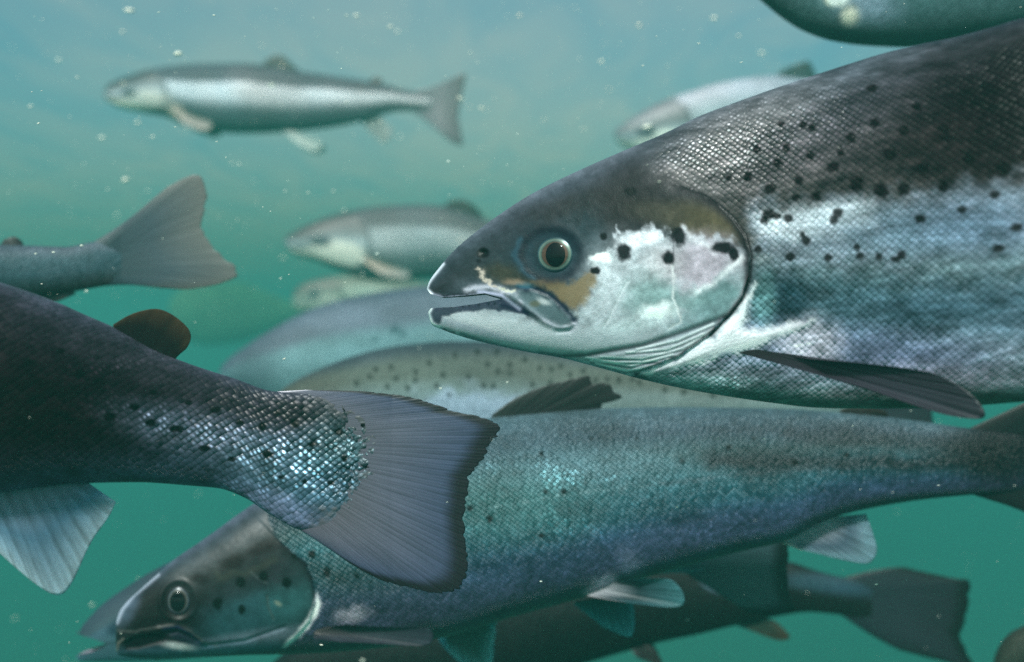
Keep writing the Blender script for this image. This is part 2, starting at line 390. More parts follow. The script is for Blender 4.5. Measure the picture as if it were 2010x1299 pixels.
class Fish:
    def __init__(s, name, label, depth, top, bot, width, paint, mat, mouth=None, relief=None,
                 cols=220, rows=80, boxy=.9, gain=1.0, fine=None, group='salmon swimming in the shoal', cat='fish'):
        s.depth, s.top, s.bot, s.gain = depth, top, bot, gain
        s.x0 = min(top[0][0], bot[0][0]); s.x1 = max(top[-1][0], bot[-1][0])
        xm = .5 * (s.x0 + s.x1)
        s.loc = W3(np.array(xm), np.array(.5 * (pchip(top, xm) + pchip(bot, xm))), s.D(np.array(xm)))
        r = bpy.data.objects.new(name, None); sc.collection.objects.link(r); r.location = s.loc
        r.empty_display_size = .05
        s.root = tag(r, label, cat, group)
        # columns: dense where asked
        k = np.linspace(0, 1, 4000); xs = s.x0 + (s.x1 - s.x0) * k
        dens = np.ones_like(xs)
        if fine:
            for a, b, f in fine: dens[(xs >= a) & (xs <= b)] = f
        dens += 6 * np.exp(-((xs - s.x0) / (.01 * (s.x1 - s.x0))) ** 2)
        cdf = np.cumsum(dens); cdf = (cdf - cdf[0]) / (cdf[-1] - cdf[0])
        cx = np.interp(np.linspace(0, 1, cols), cdf, xs)
        if mouth:                        # one column exactly on the mouth corner
            cx[np.argmin(abs(cx - mouth['corner']))] = mouth['corner']
        C, Rw = len(cx), rows
        Yt, Yb = pchip(top, cx), pchip(bot, cx)
        Yt = np.where(cx < top[0][0], top[0][1], Yt); Yb = np.where(cx < bot[0][0], bot[0][1], Yb)
        hgt = np.maximum(Yb - Yt, .02)
        mrow = int(Rw * .55); rr = np.arange(Rw + 1)
        if mouth:
            lu = np.interp(cx, *np.array(mouth['up']).T); ll = np.interp(cx, *np.array(mouth['lo']).T)
            ll = np.where(cx < bot[0][0], bot[0][1], ll)
            tq = lambda y: np.arccos(np.clip(1 - 2 * np.clip((y - Yt) / hgt, 0, 1), -1, 1)) / np.pi
            tu, tl = tq(lu), tq(ll)
            k = sstep(0, 260, cx - mouth['corner'])
            tc = tq(np.interp(mouth['corner'], *np.array(mouth['up']).T) + 0 * cx + (cx - mouth['corner']) * .25)
            tc = tc * (1 - k) + mrow / Rw * k
            dl = .0015 + (1 / Rw) * k
            aft = cx >= mouth['corner']
            tu = np.where(aft, tc - dl / 2, tu); tl = np.where(aft, tc + dl / 2, tl)
            T = np.where(rr[None] <= mrow, tu[:, None] * (rr / mrow)[None],
                         tl[:, None] + (1 - tl[:, None]) * ((rr - mrow - 1) / (Rw - mrow - 1))[None])
        else:
            T = np.tile(rr / Rw, (C, 1))
        Wd = pchip(width, cx)
        Xg = np.repeat(cx[:, None], Rw + 1, 1)
        if mouth: Xg = np.where((rr[None] > mrow) & (Xg < bot[0][0]), bot[0][0], Xg)
        Yg = Yt[:, None] + hgt[:, None] * (1 - np.cos(np.pi * T)) / 2
        Dg = s.D(Xg); P = W3(Xg, Yg, Dg)
        sinT = np.clip(np.sin(np.pi * T), 0, 1)
        wpx = Wd[:, None] * sinT ** boxy
        off = wpx * Dg / F
        near_y = Dg - off
        Xp = P[..., 0] / near_y * F + 1005; Yp = 649.5 - P[..., 2] / near_y * F
        s._Xp, s._Yp, s._yoff = Xp, Yp, off
        if relief is not None:
            off = np.maximum(off + relief(Xp, Yp, T) * sinT ** .5 * Dg / F * sstep(0, 6, wpx), 0)
        Nr = P.copy(); Nr[..., 1] = Dg - off
        Fr = P.copy(); Fr[..., 1] = Dg + off
        s.P, s.cx, s.Yt, s.Yb, s.Wd = Nr, cx, Yt, Yb, Wd
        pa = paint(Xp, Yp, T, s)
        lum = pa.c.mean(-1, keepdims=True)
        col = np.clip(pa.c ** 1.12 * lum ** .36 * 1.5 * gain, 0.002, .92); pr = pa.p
        # uv in millimetres
        cl = .5 * (P[:, 0] + P[:, -1]); U = np.concatenate([[0], np.cumsum(np.linalg.norm(np.diff(cl, axis=0), axis=1))]) * 1000
        dvv = np.linalg.norm(np.diff(Nr, axis=1), axis=2)
        Vv = np.concatenate([np.zeros((C, 1)), np.cumsum(dvv, 1)], 1) * 1000
        Vv = Vv - .45 * Vv[:, -1:]
        slope = np.gradient((Yt + Yb) / 2, cx)
        UV = np.stack([U[:, None] + (Yg - .5 * (Yt + Yb)[:, None]) * 0, Vv], -1)
        n1 = Rw + 1
        Vall = np.concatenate([Nr.reshape(-1, 3), Fr.reshape(-1, 3)])
        off2 = C * n1
        idx = np.arange(C - 1)[:, None] * n1 + np.arange(Rw)[None, :]
        keep = np.ones((C - 1, Rw), bool)
        if mouth:
            jc = int(np.argmin(abs(cx - mouth['corner'])))
            keep[:jc, mrow] = False
        a = idx[keep]
        Fn = np.stack([a, a + 1, a + n1 + 1, a + n1], -1)
        ff = np.stack([a, a + n1, a + n1 + 1, a + 1], -1) + off2
        FF = np.concatenate([Fn, ff])
        # weld top and bottom rows of the far side to the near side
        mp = np.arange(2 * off2)
        ci = np.arange(C) * n1
        mp[off2 + ci] = ci; mp[off2 + ci + Rw] = ci + Rw
        FF = mp[FF]
        col2 = np.concatenate([col.reshape(-1, 3)] * 2); pr2 = np.concatenate([pr.reshape(-1, 3)] * 2)
        uv2 = np.concatenate([UV.reshape(-1, 2), UV.reshape(-1, 2) * [1, -1] + [0, 977.]])
        s.body = make_obj('body', Vall, FF, mat, s.root, col2, pr2, uv2, s.loc)
        if mouth:
            L = []
            for rowi, nm in ((mrow, 'palate'), (mrow + 1, 'mouth_floor')):
                a1, b1 = Nr[:jc + 1, rowi], Fr[:jc + 1, rowi]
                K = 9; tt = np.linspace(0, 1, K)[None, :, None]
                G = a1[:, None] * (1 - tt) + b1[:, None] * tt
                dz = np.sin(np.pi * tt[..., 0]) * .25 * np.linalg.norm(a1 - b1, axis=1)[:, None]
                G[..., 2] += dz if rowi == mrow else -dz * .9
                vv = G.reshape(-1, 3); ii = np.arange(jc)[:, None] * K + np.arange(K - 1)[None]
                fq = np.stack([ii, ii + 1, ii + K + 1, ii + K], -1).reshape(-1, 4)
                c = np.tile(lin((120, 105, 118)), (len(vv), 1)) * (.6 + .8 * fbm(vv[:, 0] * 2000 + 300, vv[:, 1] * 2000, 6)[:, None])
                make_obj(nm, vv, fq, M_LINING, s.root, c, None, None, s.loc)

    def D(s, X):
        d = np.array(s.depth, float)
        return np.interp(X, d[:, 0], d[:, 1]) if len(d) < 3 else pchip(s.depth, X)

    def surf(s, X, Y):
        """near-surface depth offset (metres) at projected side point"""
        d = (s._Xp - X) ** 2 + (s._Yp - Y) ** 2
        i = np.unravel_index(np.argmin(d), d.shape)
        return s.P[i]

    def fin(s, name, base, outer, cols3, yb=0.0, yo=0.0, th=3.0, mat=None, nu=70, nv=36, edge=0.0, edgecol=(20, 16, 22),
            jag=0.0, mirror=False, curl=0.0, gain=1.0, label=None, seed=0, lead=None):
        """a fin: base line and outer line traced in side view; yb, yo = how far (px) base and tip stand out from the body's mid plane"""
        def resamp(pts, n):
            p = np.array(smooth_pts(pts, 8)); L = np.concatenate([[0], np.cumsum(np.hypot(*np.diff(p, axis=0).T))])
            t = np.linspace(0, L[-1], n); return np.stack([np.interp(t, L, p[:, 0]), np.interp(t, L, p[:, 1])], -1)
        B, O = resamp(base, nu), resamp(outer, nu)
        u = np.linspace(0, 1, nu)[:, None]; v = np.linspace(0, 1, nv)[None, :]
        rs = np.random.RandomState(seed + 5)
        if jag:
            j = np.interp(np.linspace(0, 1, nu), np.linspace(0, 1, nu // 2), rs.rand(nu // 2))
            O = O + (B - O) * (jag * j ** 2)[:, None]
        G = B[:, None, :] * (1 - v[..., None]) + O[:, None, :] * v[..., None]
        d0 = s.D(G[..., 0])
        yo_ = (yb + (yo - yb) * v + curl * np.sin(np.pi * v) * (1 - .3 * u)) + 0 * u
        rip = 1.2 * np.sin(u * 9 + v * 2.0 + seed) * v
        thk = th * (1 - v) ** .7 * .9 + .55
        thk = thk * np.clip(np.sqrt(np.clip(4 * u * (1 - u), 0, 1)) + .12, 0, 1)
        ray = 1.0
        q = d0 / F
        out = []
        P0 = W3(G[..., 0], G[..., 1], d0)
        c0, c1, c2 = [lin(c) for c in cols3]
        cc = np.where((v < .5)[..., None], c0 * (1 - 2 * v[..., None]) + c1 * 2 * v[..., None], c1 * (2 - 2 * v[..., None]) + c2 * (2 * v[..., None] - 1)) + 0 * u[..., None]
        if edge:
            m = sstep(1 - edge * 1.5, 1 - edge * .4, v + .03 * (fbm(u * 40 + 3, v * 3 + 9, 1.0) - .5) + 0 * u)[..., None]
            cc = cc * (1 - m) + lin(edgecol) * m
        if lead is not None:
            lc, lw, which = lead
            m = sstep(lw, lw * .3, (u if which == 0 else 1 - u) + 0 * v)[..., None]
            cc = cc * (1 - m) + lin(lc) * m
        lum = cc.mean(-1, keepdims=True); cc = np.clip(cc ** 1.1 * lum ** .24 * 1.25 * gain * s.gain, .002, .9)
        sides = (1, -1) if mirror else (1,)
        for sg in sides:
            yy = (yo_ + rip) * sg
            Pn = W3(G[..., 0], G[..., 1], d0 - yo_ * q)
            A = Pn.copy(); A[..., 1] = d0 - (yy + thk * ray / 2) * q
            Bk = Pn.copy(); Bk[..., 1] = d0 - (yy - thk * ray / 2) * q
            n = nu * nv
            i = np.arange(nu - 1)[:, None] * nv + np.arange(nv - 1)[None]
            f1 = np.stack([i, i + 1, i + nv + 1, i + nv], -1).reshape(-1, 4)
            f2 = np.stack([i, i + nv, i + nv + 1, i + 1], -1).reshape(-1, 4) + n
            ring = np.concatenate([np.arange(nu) * nv, (nu - 1) * nv + np.arange(1, nv), (np.arange(nu - 2, -1, -1)) * nv + nv - 1, np.arange(nv - 2, 0, -1)])
            r2 = np.roll(ring, -1)
            f3 = np.stack([ring, r2, r2 + n, ring + n], -1)
            uv = np.stack([u + 0 * v, v + 0 * u], -1).reshape(-1, 2)
            o = make_obj(name, np.concatenate([A.reshape(-1, 3), Bk.reshape(-1, 3)]), np.concatenate([f1, f2, f3]), mat or M_FIN,
                     s.root, np.concatenate([cc.reshape(-1, 3)] * 2), None, np.concatenate([uv, uv]), s.loc)
        return o

    def eye(s, X, Y, rx, ry, rings, pup, bulge=.35, sink=2.0, pupcol=(10, 8, 12), asym=False):
        """a domed eye on each side, with its pupil as a dome inside the ring"""
        pt = s.surf(X, Y); D = pt[1]; mid = float(s.D(np.array(X)))
        q = D / F; na, nr = 48, 22
        R_ = 1.5 * max(rx, ry); near = (np.hypot(s._Xp - X, s._Yp - Y) < R_ * 1.3) & (np.hypot(s._Xp - X, s._Yp - Y) > R_ * .4)
        Q = np.stack([s._Xp[near] - X, -(s._Yp[near] - Y), np.ones(near.sum())], -1)
        gx, gz, _ = np.linalg.lstsq(Q, -(s.P[near][:, 1] - D), rcond=None)[0]
        wx, wz = (X - 1005) / F * D, (649.5 - Y) / F * D
        for sg in (1, -1):
            for nm in ('eye', 'pupil'):
                ax, ay = (rx, ry) if nm == 'eye' else pup[:2]
                ox, oy = (0, 0) if nm == 'eye' else pup[2:]
                th = np.linspace(0, 2 * np.pi, na, endpoint=False); rr = np.linspace(0, 1, nr)
                A, Rr = np.meshgrid(th, rr)
                lx, lz = Rr * np.cos(A) * ax + ox, Rr * np.sin(A) * ay - oy
                re = np.hypot(lx / rx, lz / ry)
                dome = np.sqrt(np.clip(1.15 - re ** 2, 0, 2)) * bulge * min(rx, ry) + (.25 + 1.2 * np.sqrt(np.clip(1 - Rr ** 2, 0, 1)) if nm == 'pupil' else 0)
                yy = (mid - D) + (gx * lx + gz * lz) - (sink + bulge * 8) * 0 * q + (dome - sink - bulge * min(rx, ry) * .38) * q
                y = mid - sg * yy
                V = np.stack([wx + lx * q, y, wz + lz * q], -1).reshape(-1, 3)
                i = np.arange(nr - 1)[:, None] * na; j = np.arange(na)[None]; jn = (j + 1) % na
                fq = np.stack([i + j, i + jn, i + na + jn, i + na + j], -1).reshape(-1, 4)
                if nm == 'eye':
                    rs = [r[0] for r in rings]; cs = np.array([lin(r[1]) for r in rings])
                    c = np.stack([np.interp(Rr, rs, cs[:, k]) for k in range(3)], -1)
                    c = c * (.75 + .5 * fbm(A * 6 + 50, Rr * 8 + 50, 1.0)[..., None])
                    if asym: c = c * (.62 + .38 * np.abs(np.cos(A - .15)) ** 1.5)[..., None]
                else:
                    c = np.zeros(Rr.shape + (3,)) + lin(pupcol)
                o = make_obj(nm, V, fq, M_EYE if nm == 'eye' else M_PUPIL, None, c.reshape(-1, 3), None, None, s.loc)
                if nm == 'eye': o.parent = s.root; e = o
                else: o.parent = e

def tailfan(f, up, trail, low, base, cols3, **kw):
    """tail fin: outer line runs up edge tip -> trailing edge -> low edge tip"""
    return f.fin('tail_fin', base, trail, cols3, **kw)

# ================================================================== A: the large salmon with open mouth
A_OPER = [(1262, 726), (1331, 699), (1391, 657), (1432, 615), (1456, 583), (1469, 542), (1472, 500), (1462, 462), (1440, 430), (1412, 402), (1377, 380), (1331, 364)]
A_MAX = [(950, 574), (985, 574), (1017, 567), (1045, 566), (1075, 577), (1100, 597), (1122, 622), (1131, 637), (1118, 648), (1095, 650), (1070, 640), (1040, 618), (1008, 597), (985, 588)]
A_JAWL = [(1060, 694), (1100, 699), (1150, 697), (1192, 690), (1262, 678), (1331, 655), (1423, 622)]
A_BRAN = [[(1180, 705), (1260, 708), (1340, 688), (1400, 650)], [(1160, 712), (1240, 722), (1320, 700)], [(1230, 696), (1310, 690), (1380, 660)],
          [(1150, 706), (1210, 716), (1290, 712)], [(1250, 690), (1330, 672), (1400, 640)], [(1170, 718), (1230, 732), (1290, 722)]]
A_BAND = [(1480, 552), (1472, 590), (1456, 640), (1498, 645), (1540, 638), (1595, 628), (1580, 640), (1548, 655), (1477, 683), (1417, 700), (1335, 722), (1280, 737), (1262, 733), (1335, 702), (1395, 664), (1440, 618), (1462, 586)]
A_PRE1 = [(1186, 640), (1197, 622), (1215, 583), (1232, 552)]
A_PRE2 = [(1322, 520), (1322, 545), (1322, 583), (1334, 618), (1336, 632), (1312, 645)]

def reliefA(X, Y, T):
    h = np.zeros(X.shape)
    op = A_OPER + [(1200, 300), (1000, 300), (800, 500), (800, 700), (1100, 760)]
    sd = polysd(X, Y, op)
    edge = segdist(X, Y, A_OPER)
    up = sstep(395, 480, Y)
    h += 7 * sstep(3, -3, sd) * np.exp(-edge / 110) * up
    h -= 5 * np.exp(-(edge / 9) ** 2) * (sd > 0) * up + 3 * np.exp(-(edge / 16) ** 2) * (1 - up) * sstep(340, 390, Y)
    h += 3.0 * sstep(5, -8, polysd(X, Y, A_MAX)) - 2.5 * np.exp(-(segdist(X, Y, A_MAX[3:10]) / 5) ** 2)
    h += 1.6 * np.exp(-(segdist(X, Y, [(1000, 580), (1030, 600), (1065, 630), (1100, 645), (1125, 640)]) / 5) ** 2)
    h -= 5 * np.exp(-(segdist(X, Y, A_JAWL) / 6) ** 2)
    for b in A_BRAN: h -= 2.6 * np.exp(-(segdist(X, Y, b) / 2.8) ** 2)
    h -= 1.2 * np.exp(-(segdist(X, Y, A_PRE1) / 3) ** 2) + 1.2 * np.exp(-(segdist(X, Y, A_PRE2) / 3) ** 2)
    r = np.hypot((X - 1078) / 62, (Y - 500) / 53)
    h -= 4 * sstep(1.2, .55, r) ; h += 1.0 * np.exp(-((r - 1.05) / .2) ** 2)
    h -= 6 * np.exp(-(np.hypot((X - 950) / 9, (Y - 496) / 7)) ** 2)
    bd_ = polysd(X, Y, A_BAND); h += 8 * sstep(10, -22, bd_)
    h += 1.6 * (fbm(X, Y, 40, N2) - .5) + .8 * (fbm(X, Y, 12, N3) - .5)
    h += 2.0 * np.exp(-(segdist(X, Y, [(1160, 660), (1260, 640), (1340, 600)]) / 30) ** 2)
    return h

A_SPOTS = [(1431, 349, 6), (1468, 347, 9), (1512, 370, 11), (1486, 292, 8), (1527, 319, 9), (1544, 289, 8), (1590, 305, 8), (1567, 354, 9), (1562, 388, 8), (1601, 386, 10),
 (1635, 329, 12, 10), (1681, 361, 13, 17), (1730, 375, 15), (1774, 372, 12), (1670, 269, 10), (1716, 241, 10), (1711, 173, 11, 8), (1594, 251, 8), (1576, 244, 7), (1748, 301, 14, 11), (1774, 257, 10),
 (1852, 251, 12, 9), (1812, 329, 13, 10), (1852, 366, 11), (1969, 329, 17, 13), (1902, 308, 14, 11), (1953, 382, 12, 9), (1534, 244, 8, 6), (1509, 421, 13, 11), (1548, 428, 10, 9), (1500, 432, 8),
 (1524, 424, 10, 6), (1645, 418, 11), (1636, 432, 9), (1806, 430, 11, 9), (1488, 489, 8), (1583, 473, 9, 10), (1576, 460, 6), (1551, 504, 9), (1626, 506, 8), (1682, 485, 7), (1688, 501, 8), (1725, 503, 8),
 (1757, 508, 11, 8), (1769, 500, 9), (1960, 487, 12, 8), (1996, 446, 13, 9), (1888, 411, 10, 7), (1650, 300, 8), (1800, 210, 9, 7), (1900, 180, 10, 7), (2050, 300, 15), (2100, 400, 14), (2200, 250, 15), (2150, 480, 13),
 (2300, 350, 15), (2350, 450, 13), (2450, 280, 14), (2600, 380, 13), (2500, 480, 12), (2800, 330, 13), (3000, 400, 12), (3300, 380, 11)]

def paintA(X, Y, T, s):
    p = Paint(X, Y, T, (90, 88, 96))
    V = (Y - pchip(s.top, X)) / np.maximum(pchip(s.bot, X) - pchip(s.top, X), 1)
    p.V = V
    op = A_OPER + [(1280, 330), (1262, 283), (1200, 250), (800, 400), (700, 560), (800, 760), (1200, 780)]
    sdh = polysd(*p.warp(3, 14), op)
    wtop = sstep(440, 330, Y); head = sstep(2, -2, sdh) * (1 - wtop) + sstep(60, -45, sdh + 30 * (fbm(X, Y, 16, N3) - .5)) * wtop
    # ---- body
    p.grad([(0, (92, 94, 104)), (.1, (84, 86, 96)), (.22, (104, 94, 98)), (.4, (98, 88, 86)), (.47, (112, 106, 104)), (.62, (124, 138, 148)), (.74, (120, 138, 154)), (.86, (150, 154, 174)), (.95, (150, 152, 162)), (1, (84, 100, 102))], warp=.04, ws=120)
    p.p[..., 1] = .35
    p.ell(1430, 295, 170, 62, (150, 138, 140), .8, .8, -28, silver=.75)  # paler patch painted where the upper flank glints
    p.ell(1650, 260, 170, 60, (122, 108, 116), .6, .9, -20, silver=.5)
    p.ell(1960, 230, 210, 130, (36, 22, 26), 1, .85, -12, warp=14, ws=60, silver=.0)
    p.ell(1830, 300, 190, 55, (64, 50, 50), .7, .9, -8, warp=10)
    p.ell(1700, 190, 150, 30, (72, 64, 72), .5, .9, -24, warp=10)
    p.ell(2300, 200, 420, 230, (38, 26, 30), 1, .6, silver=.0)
    p.streak(.5, 9, 6, -19); p.streak(.35, 22, 5, -16, N2)
    band = [(1470, 428), (1500, 420), (1560, 409), (1650, 397), (1800, 388), (1900, 376), (2010, 362), (2200, 370), (3000, 420), (3000, 470), (2100, 470), (1950, 490), (1800, 520), (1660, 530), (1560, 525), (1500, 520), (1482, 500), (1478, 460)]
    p.poly(band, (150, 154, 170), 42, .85, 20, 30, silver=.6)
    p.poly([(1470, 424), (1560, 406), (1700, 392), (1720, 440), (1600, 470), (1500, 470), (1480, 440)], (196, 194, 204), 18, .85, 8, 20, silver=.6)
    p.ell(1780, 460, 140, 40, (130, 150, 172), .6, .8, silver=.5)
    p.ell(1950, 440, 150, 55, (104, 122, 150), .6, .8)
    p.ell(1640, 575, 190, 50, (56, 88, 96), .7, .9, 4, warp=10, silver=.4)
    p.ell(1545, 590, 45, 50, (36, 66, 80), .8, .6, silver=.1)
    p.ell(1500, 590, 22, 50, (120, 160, 165), .7, .6, silver=.3)
    p.ell(1900, 610, 260, 50, (74, 102, 124), .6, .9, warp=10, silver=.4)
    p.ell(1700, 690, 230, 45, (126, 132, 166), .7, .7, 6, silver=.4)
    p.ell(1590, 672, 60, 45, (206, 196, 212), .85, .6, warp=6, silver=.3)
    p.ell(1900, 745, 200, 26, (158, 146, 164), .6, .8, 4, silver=.4)
    p.ell(1780, 790, 260, 24, (96, 86, 76), .6, .8)
    p.ell(1400, 752, 110, 20, (165, 175, 185), .8, .7, 8, warp=4, silver=.6)
    p.ell(1500, 782, 130, 16, (80, 110, 108), .7, .7, 6)
    p.mottle(.5, 26, N1, 2.6); p.mottle(.28, 9, N2, 1.8)
    p.streak(.25, 6, 7, -6, N3)
    p.spots(A_SPOTS, (34, 12, 18), .9)
    sc_amt = np.clip(1 - head, 0, 1)
    body_c, body_p = p.c.copy(), p.p.copy()
    # ---- head
    p.p[..., 1] = 0.05; p.c[:] = lin((66, 70, 80))
    p.grad([(0, (108, 110, 122)), (.05, (88, 92, 104)), (.16, (66, 70, 80)), (.34, (62, 60, 66)), (.6, (70, 80, 90)), (1, (70, 80, 90))])
    p.ell(1280, 345, 130, 45, (60, 52, 56), .85, .7, -20)
    p.ell(1180, 410, 150, 32, (58, 50, 52), .85, .6, -6)
    p.ell(1390, 440, 75, 38, (104, 92, 70), .9, .6, 18)
    p.ell(1300, 420, 60, 22, (88, 80, 68), .7, .7, 10)
    p.ell(1000, 520, 120, 45, (62, 72, 78), .7, .8)
    p.ell(960, 560, 70, 18, (92, 98, 108), .6, .8, 5)
    p.ell(1010, 540, 55, 18, (92, 82, 60), .75, .7, 8, warp=4)
    p.ell(1090, 500, 85, 65, (48, 64, 76), .85, .7, warp=6)
    p.ell(1150, 470, 40, 60, (54, 74, 84), .7, .8, warp=6)
    # white and pink lower face
    face = [(1206, 452), (1240, 462), (1262, 456), (1280, 444), (1300, 452), (1318, 474), (1345, 446), (1362, 462), (1395, 466), (1420, 456), (1446, 470), (1466, 505), (1470, 540), (1456, 583), (1432, 617), (1391, 659),
            (1331, 701), (1262, 728), (1150, 735), (1000, 690), (900, 660), (835, 625), (842, 606), (900, 606), (975, 592), (1010, 600), (1060, 640), (1100, 650), (1130, 640), (1128, 611), (1160, 575), (1166, 535), (1160, 510), (1180, 498), (1200, 502), (1212, 480)]
    p.poly(face, (180, 178, 188), 7, 1, 8, 14, silver=.55)
    p.ell(1190, 560, 60, 80, (196, 192, 200), .5, .8, 20)
    p.ell(1380, 520, 65, 55, (176, 158, 172), .85, .6, -20, warp=6, silver=.3)
    p.ell(1300, 520, 34, 38, (180, 166, 172), .6, .7, 60, silver=.3)
    p.ell(1255, 470, 38, 14, (226, 220, 230), .8, .6, -10)
    p.line([(1345, 455), (1375, 480), (1405, 490)], 9, (214, 206, 216), .7, 6)
    p.line([(1456, 505), (1430, 530), (1395, 558), (1362, 575)], 6, (236, 226, 234), .9, 4)
    p.ell(1410, 590, 60, 34, (112, 138, 142), .9, .6, -38, warp=8, ws=24, silver=.25)
    p.ell(1340, 590, 60, 22, (124, 150, 152), .7, .7, 0, warp=8, silver=.2)
    p.ell(1270, 580, 48, 38, (132, 154, 156), .8, .7, -30, warp=8, silver=.2)
    p.ell(1360, 630, 60, 20, (140, 160, 168), .6, .8, -30)
    p.ell(1290, 612, 34, 14, (232, 228, 232), .8, .7, -10, warp=5)
    p.ell(1240, 640, 60, 16, (206, 210, 216), .6, .8, -10)
    p.mottle(.3, 18, N2); p.mottle(.14, 5, N3); p.streak(.14, 6, 4, -25)
    p.ell(1180, 508, 20, 10, (232, 228, 232), 1, .5, -8, warp=5)
    # ochre patch under the eye
    p.poly([(1040, 556), (1068, 548), (1110, 556), (1166, 534), (1168, 560), (1150, 588), (1134, 612), (1118, 608), (1098, 586), (1070, 566)], (146, 122, 92), 10, .85, 7, 16, silver=0)
    # lower jaw and throat
    p.ell(960, 640, 110, 22, (214, 208, 216), .9, .8, 14)
    p.ell(1080, 662, 110, 24, (208, 202, 212), .9, .8, 8)
    p.ell(1190, 670, 90, 18, (194, 192, 202), .8, .8, -3)
    p.ell(945, 652, 90, 8, (180, 178, 196), .7, .8, 16)
    p.poly([(840, 604), (880, 600), (930, 595), (985, 586), (1030, 604), (1035, 618), (1000, 612), (960, 608), (900, 612), (870, 622), (860, 640), (850, 640), (838, 618)], (74, 76, 100), 4, .92, 2, 10)
    p.line([(985, 600), (1012, 606), (1035, 612)], 5, (40, 44, 80), .8)
    for i in range(14):                         # small teeth
        x = 872 + i * 8.5; y = 603 - (x - 872) * .075
        p.ell(x + 3 * math.sin(i * 5.1), y, 2.0, 2.2 + 1.2 * math.sin(i * 3.3), (104, 102, 118) if i % 2 else (44, 42, 56), .6, .8)
    p.line([(838, 570), (846, 577), (869, 584), (915, 581), (950, 576)], 4, (150, 148, 168), .9)
    p.line([(870, 580), (900, 576), (930, 574)], 3, (48, 46, 60), .8, 2, 6)
    p.line([(915, 568), (960, 562), (1010, 578), (1050, 610), (1090, 644), (1120, 646), (1131, 634)], 6, (182, 176, 190), .9, 2, 10)
    p.line([(940, 572), (985, 580), (1020, 606)], 4, (170, 166, 190), .9)
    p.poly([(1000, 578), (1040, 574), (1075, 584), (1105, 612), (1118, 632), (1100, 640), (1070, 628), (1035, 602)], (112, 126, 134), 9, .85, 5, 12)
    p.line([(1018, 564), (1050, 566), (1078, 578), (1104, 600), (1126, 626)], 4.5, (46, 52, 80), .85, 2, 10)
    p.ell(1066, 590, 12, 6, (190, 186, 190), .8, .8, 28, warp=3); p.ell(1050, 596, 10, 6, (120, 112, 84), .6, .6)
    p.line([(944, 532), (950, 545), (964, 556), (972, 562)], 5, (196, 178, 168), .85, 5, 8)
    p.line([(980, 567), (1010, 571)], 3, (200, 190, 176), .8, 3, 8)
    p.ell(1030, 560, 18, 6, (70, 120, 140), .7, .7, 6); p.ell(1010, 553, 20, 6, (170, 140, 120), .6, .8, 4, warp=4)
    # sutures
    p.vein(A_PRE1, 2.6, (204, 202, 208), .6); p.vein(A_PRE2, 2.8, (206, 200, 204), .65)
    p.line([(1322, 470), (1321, 520)], 2.2, (130, 120, 130), .6)
    p.line(A_JAWL, 4.5, (92, 94, 104), .85)
    for b in A_BRAN: p.line(b, 2.0, (96, 98, 108), .55)
    for b in A_BRAN: p.line([(x, y - 5) for x, y in b], 2.2, (240, 236, 242), .6)
    # rims; the pale ones paint the light edge of snout and jaw tip
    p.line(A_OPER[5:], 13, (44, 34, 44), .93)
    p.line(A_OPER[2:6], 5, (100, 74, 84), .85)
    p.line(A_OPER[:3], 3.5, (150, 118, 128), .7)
    p.line([(838, 560), (846, 548), (870, 518)], 3.5, (200, 200, 212), .9)
    p.line([(838, 556), (837, 568), (846, 577)], 4, (228, 226, 236), .95)
    p.line([(846, 604), (841, 616), (848, 634), (862, 642)], 4, (228, 226, 236), .95)
    p.line([(905, 655), (962, 674), (1031, 690), (1100, 702), (1192, 728)], 4, (104, 124, 136), .7)
    p.ell(948, 495, 12, 10, (30, 16, 26), .95, .35, -20, warp=2); p.ell(940, 512, 5, 4, (36, 28, 38), .7, .5)
    # rings round the eye
    r = np.hypot((X - 1080) / 60, (Y - 500) / 51)
    nz = .5 + fbm(X, Y, 20, N2)
    p.mix(.65 * nz * np.exp(-((r - .95) / .2) ** 2), (38, 36, 56))
    p.mix(.5 * nz * np.exp(-((r - .72) / .16) ** 2), (54, 74, 88))
    p.line([(1020, 470), (1012, 500), (1024, 528), (1050, 546)], 6, (60, 100, 120), .5, 4)
    p.spots([(1225, 495, 15, 18), (1333, 464, 14, 18), (1312, 506, 12, 13), (1418, 486, 22, 12), (1440, 498, 10, 14), (1169, 531, 10, 7), (1184, 464, 7, 7), (1238, 375, 13, 9)], (26, 14, 28))
    hd_c, hd_p = p.c, p.p
    h3 = head[..., None]
    p.c = body_c * (1 - h3) + hd_c * h3; p.p = body_p * (1 - h3) + hd_p * h3
    gl = np.clip(.55 + .8 * np.exp(-(np.hypot((X - 1440) / 150, (Y - 320 + (X - 1440) * .4) / 75)) ** 2) - .2 * sstep(1700, 2000, X), .2, 1.1)
    p.p[..., 0] = sc_amt * (sstep(-20, 40, sdh) * .9 + .1) * gl * sstep(.01, .12, V)
    bright0 = sstep(10, -20, polysd(X, Y, band))
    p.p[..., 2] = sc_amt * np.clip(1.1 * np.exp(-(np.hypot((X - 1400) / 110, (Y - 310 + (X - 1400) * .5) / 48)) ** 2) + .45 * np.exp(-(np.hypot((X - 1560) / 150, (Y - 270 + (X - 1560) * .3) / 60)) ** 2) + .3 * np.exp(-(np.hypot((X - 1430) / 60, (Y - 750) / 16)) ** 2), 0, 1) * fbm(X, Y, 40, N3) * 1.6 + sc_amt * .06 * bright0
    p.p[..., 0] *= (.35 + 1.0 * fbm(X / 2.2 + 300, Y, 34, N2))
    c0_ = p.c.copy(); p.streak(.3, 5, 8, -4, N1); p.c = c0_ * head[..., None] + p.c * (1 - head[..., None])
    bright = sstep(6, -14, polysd(X, Y, band)); p.p[..., 0] *= 1 - .3 * bright
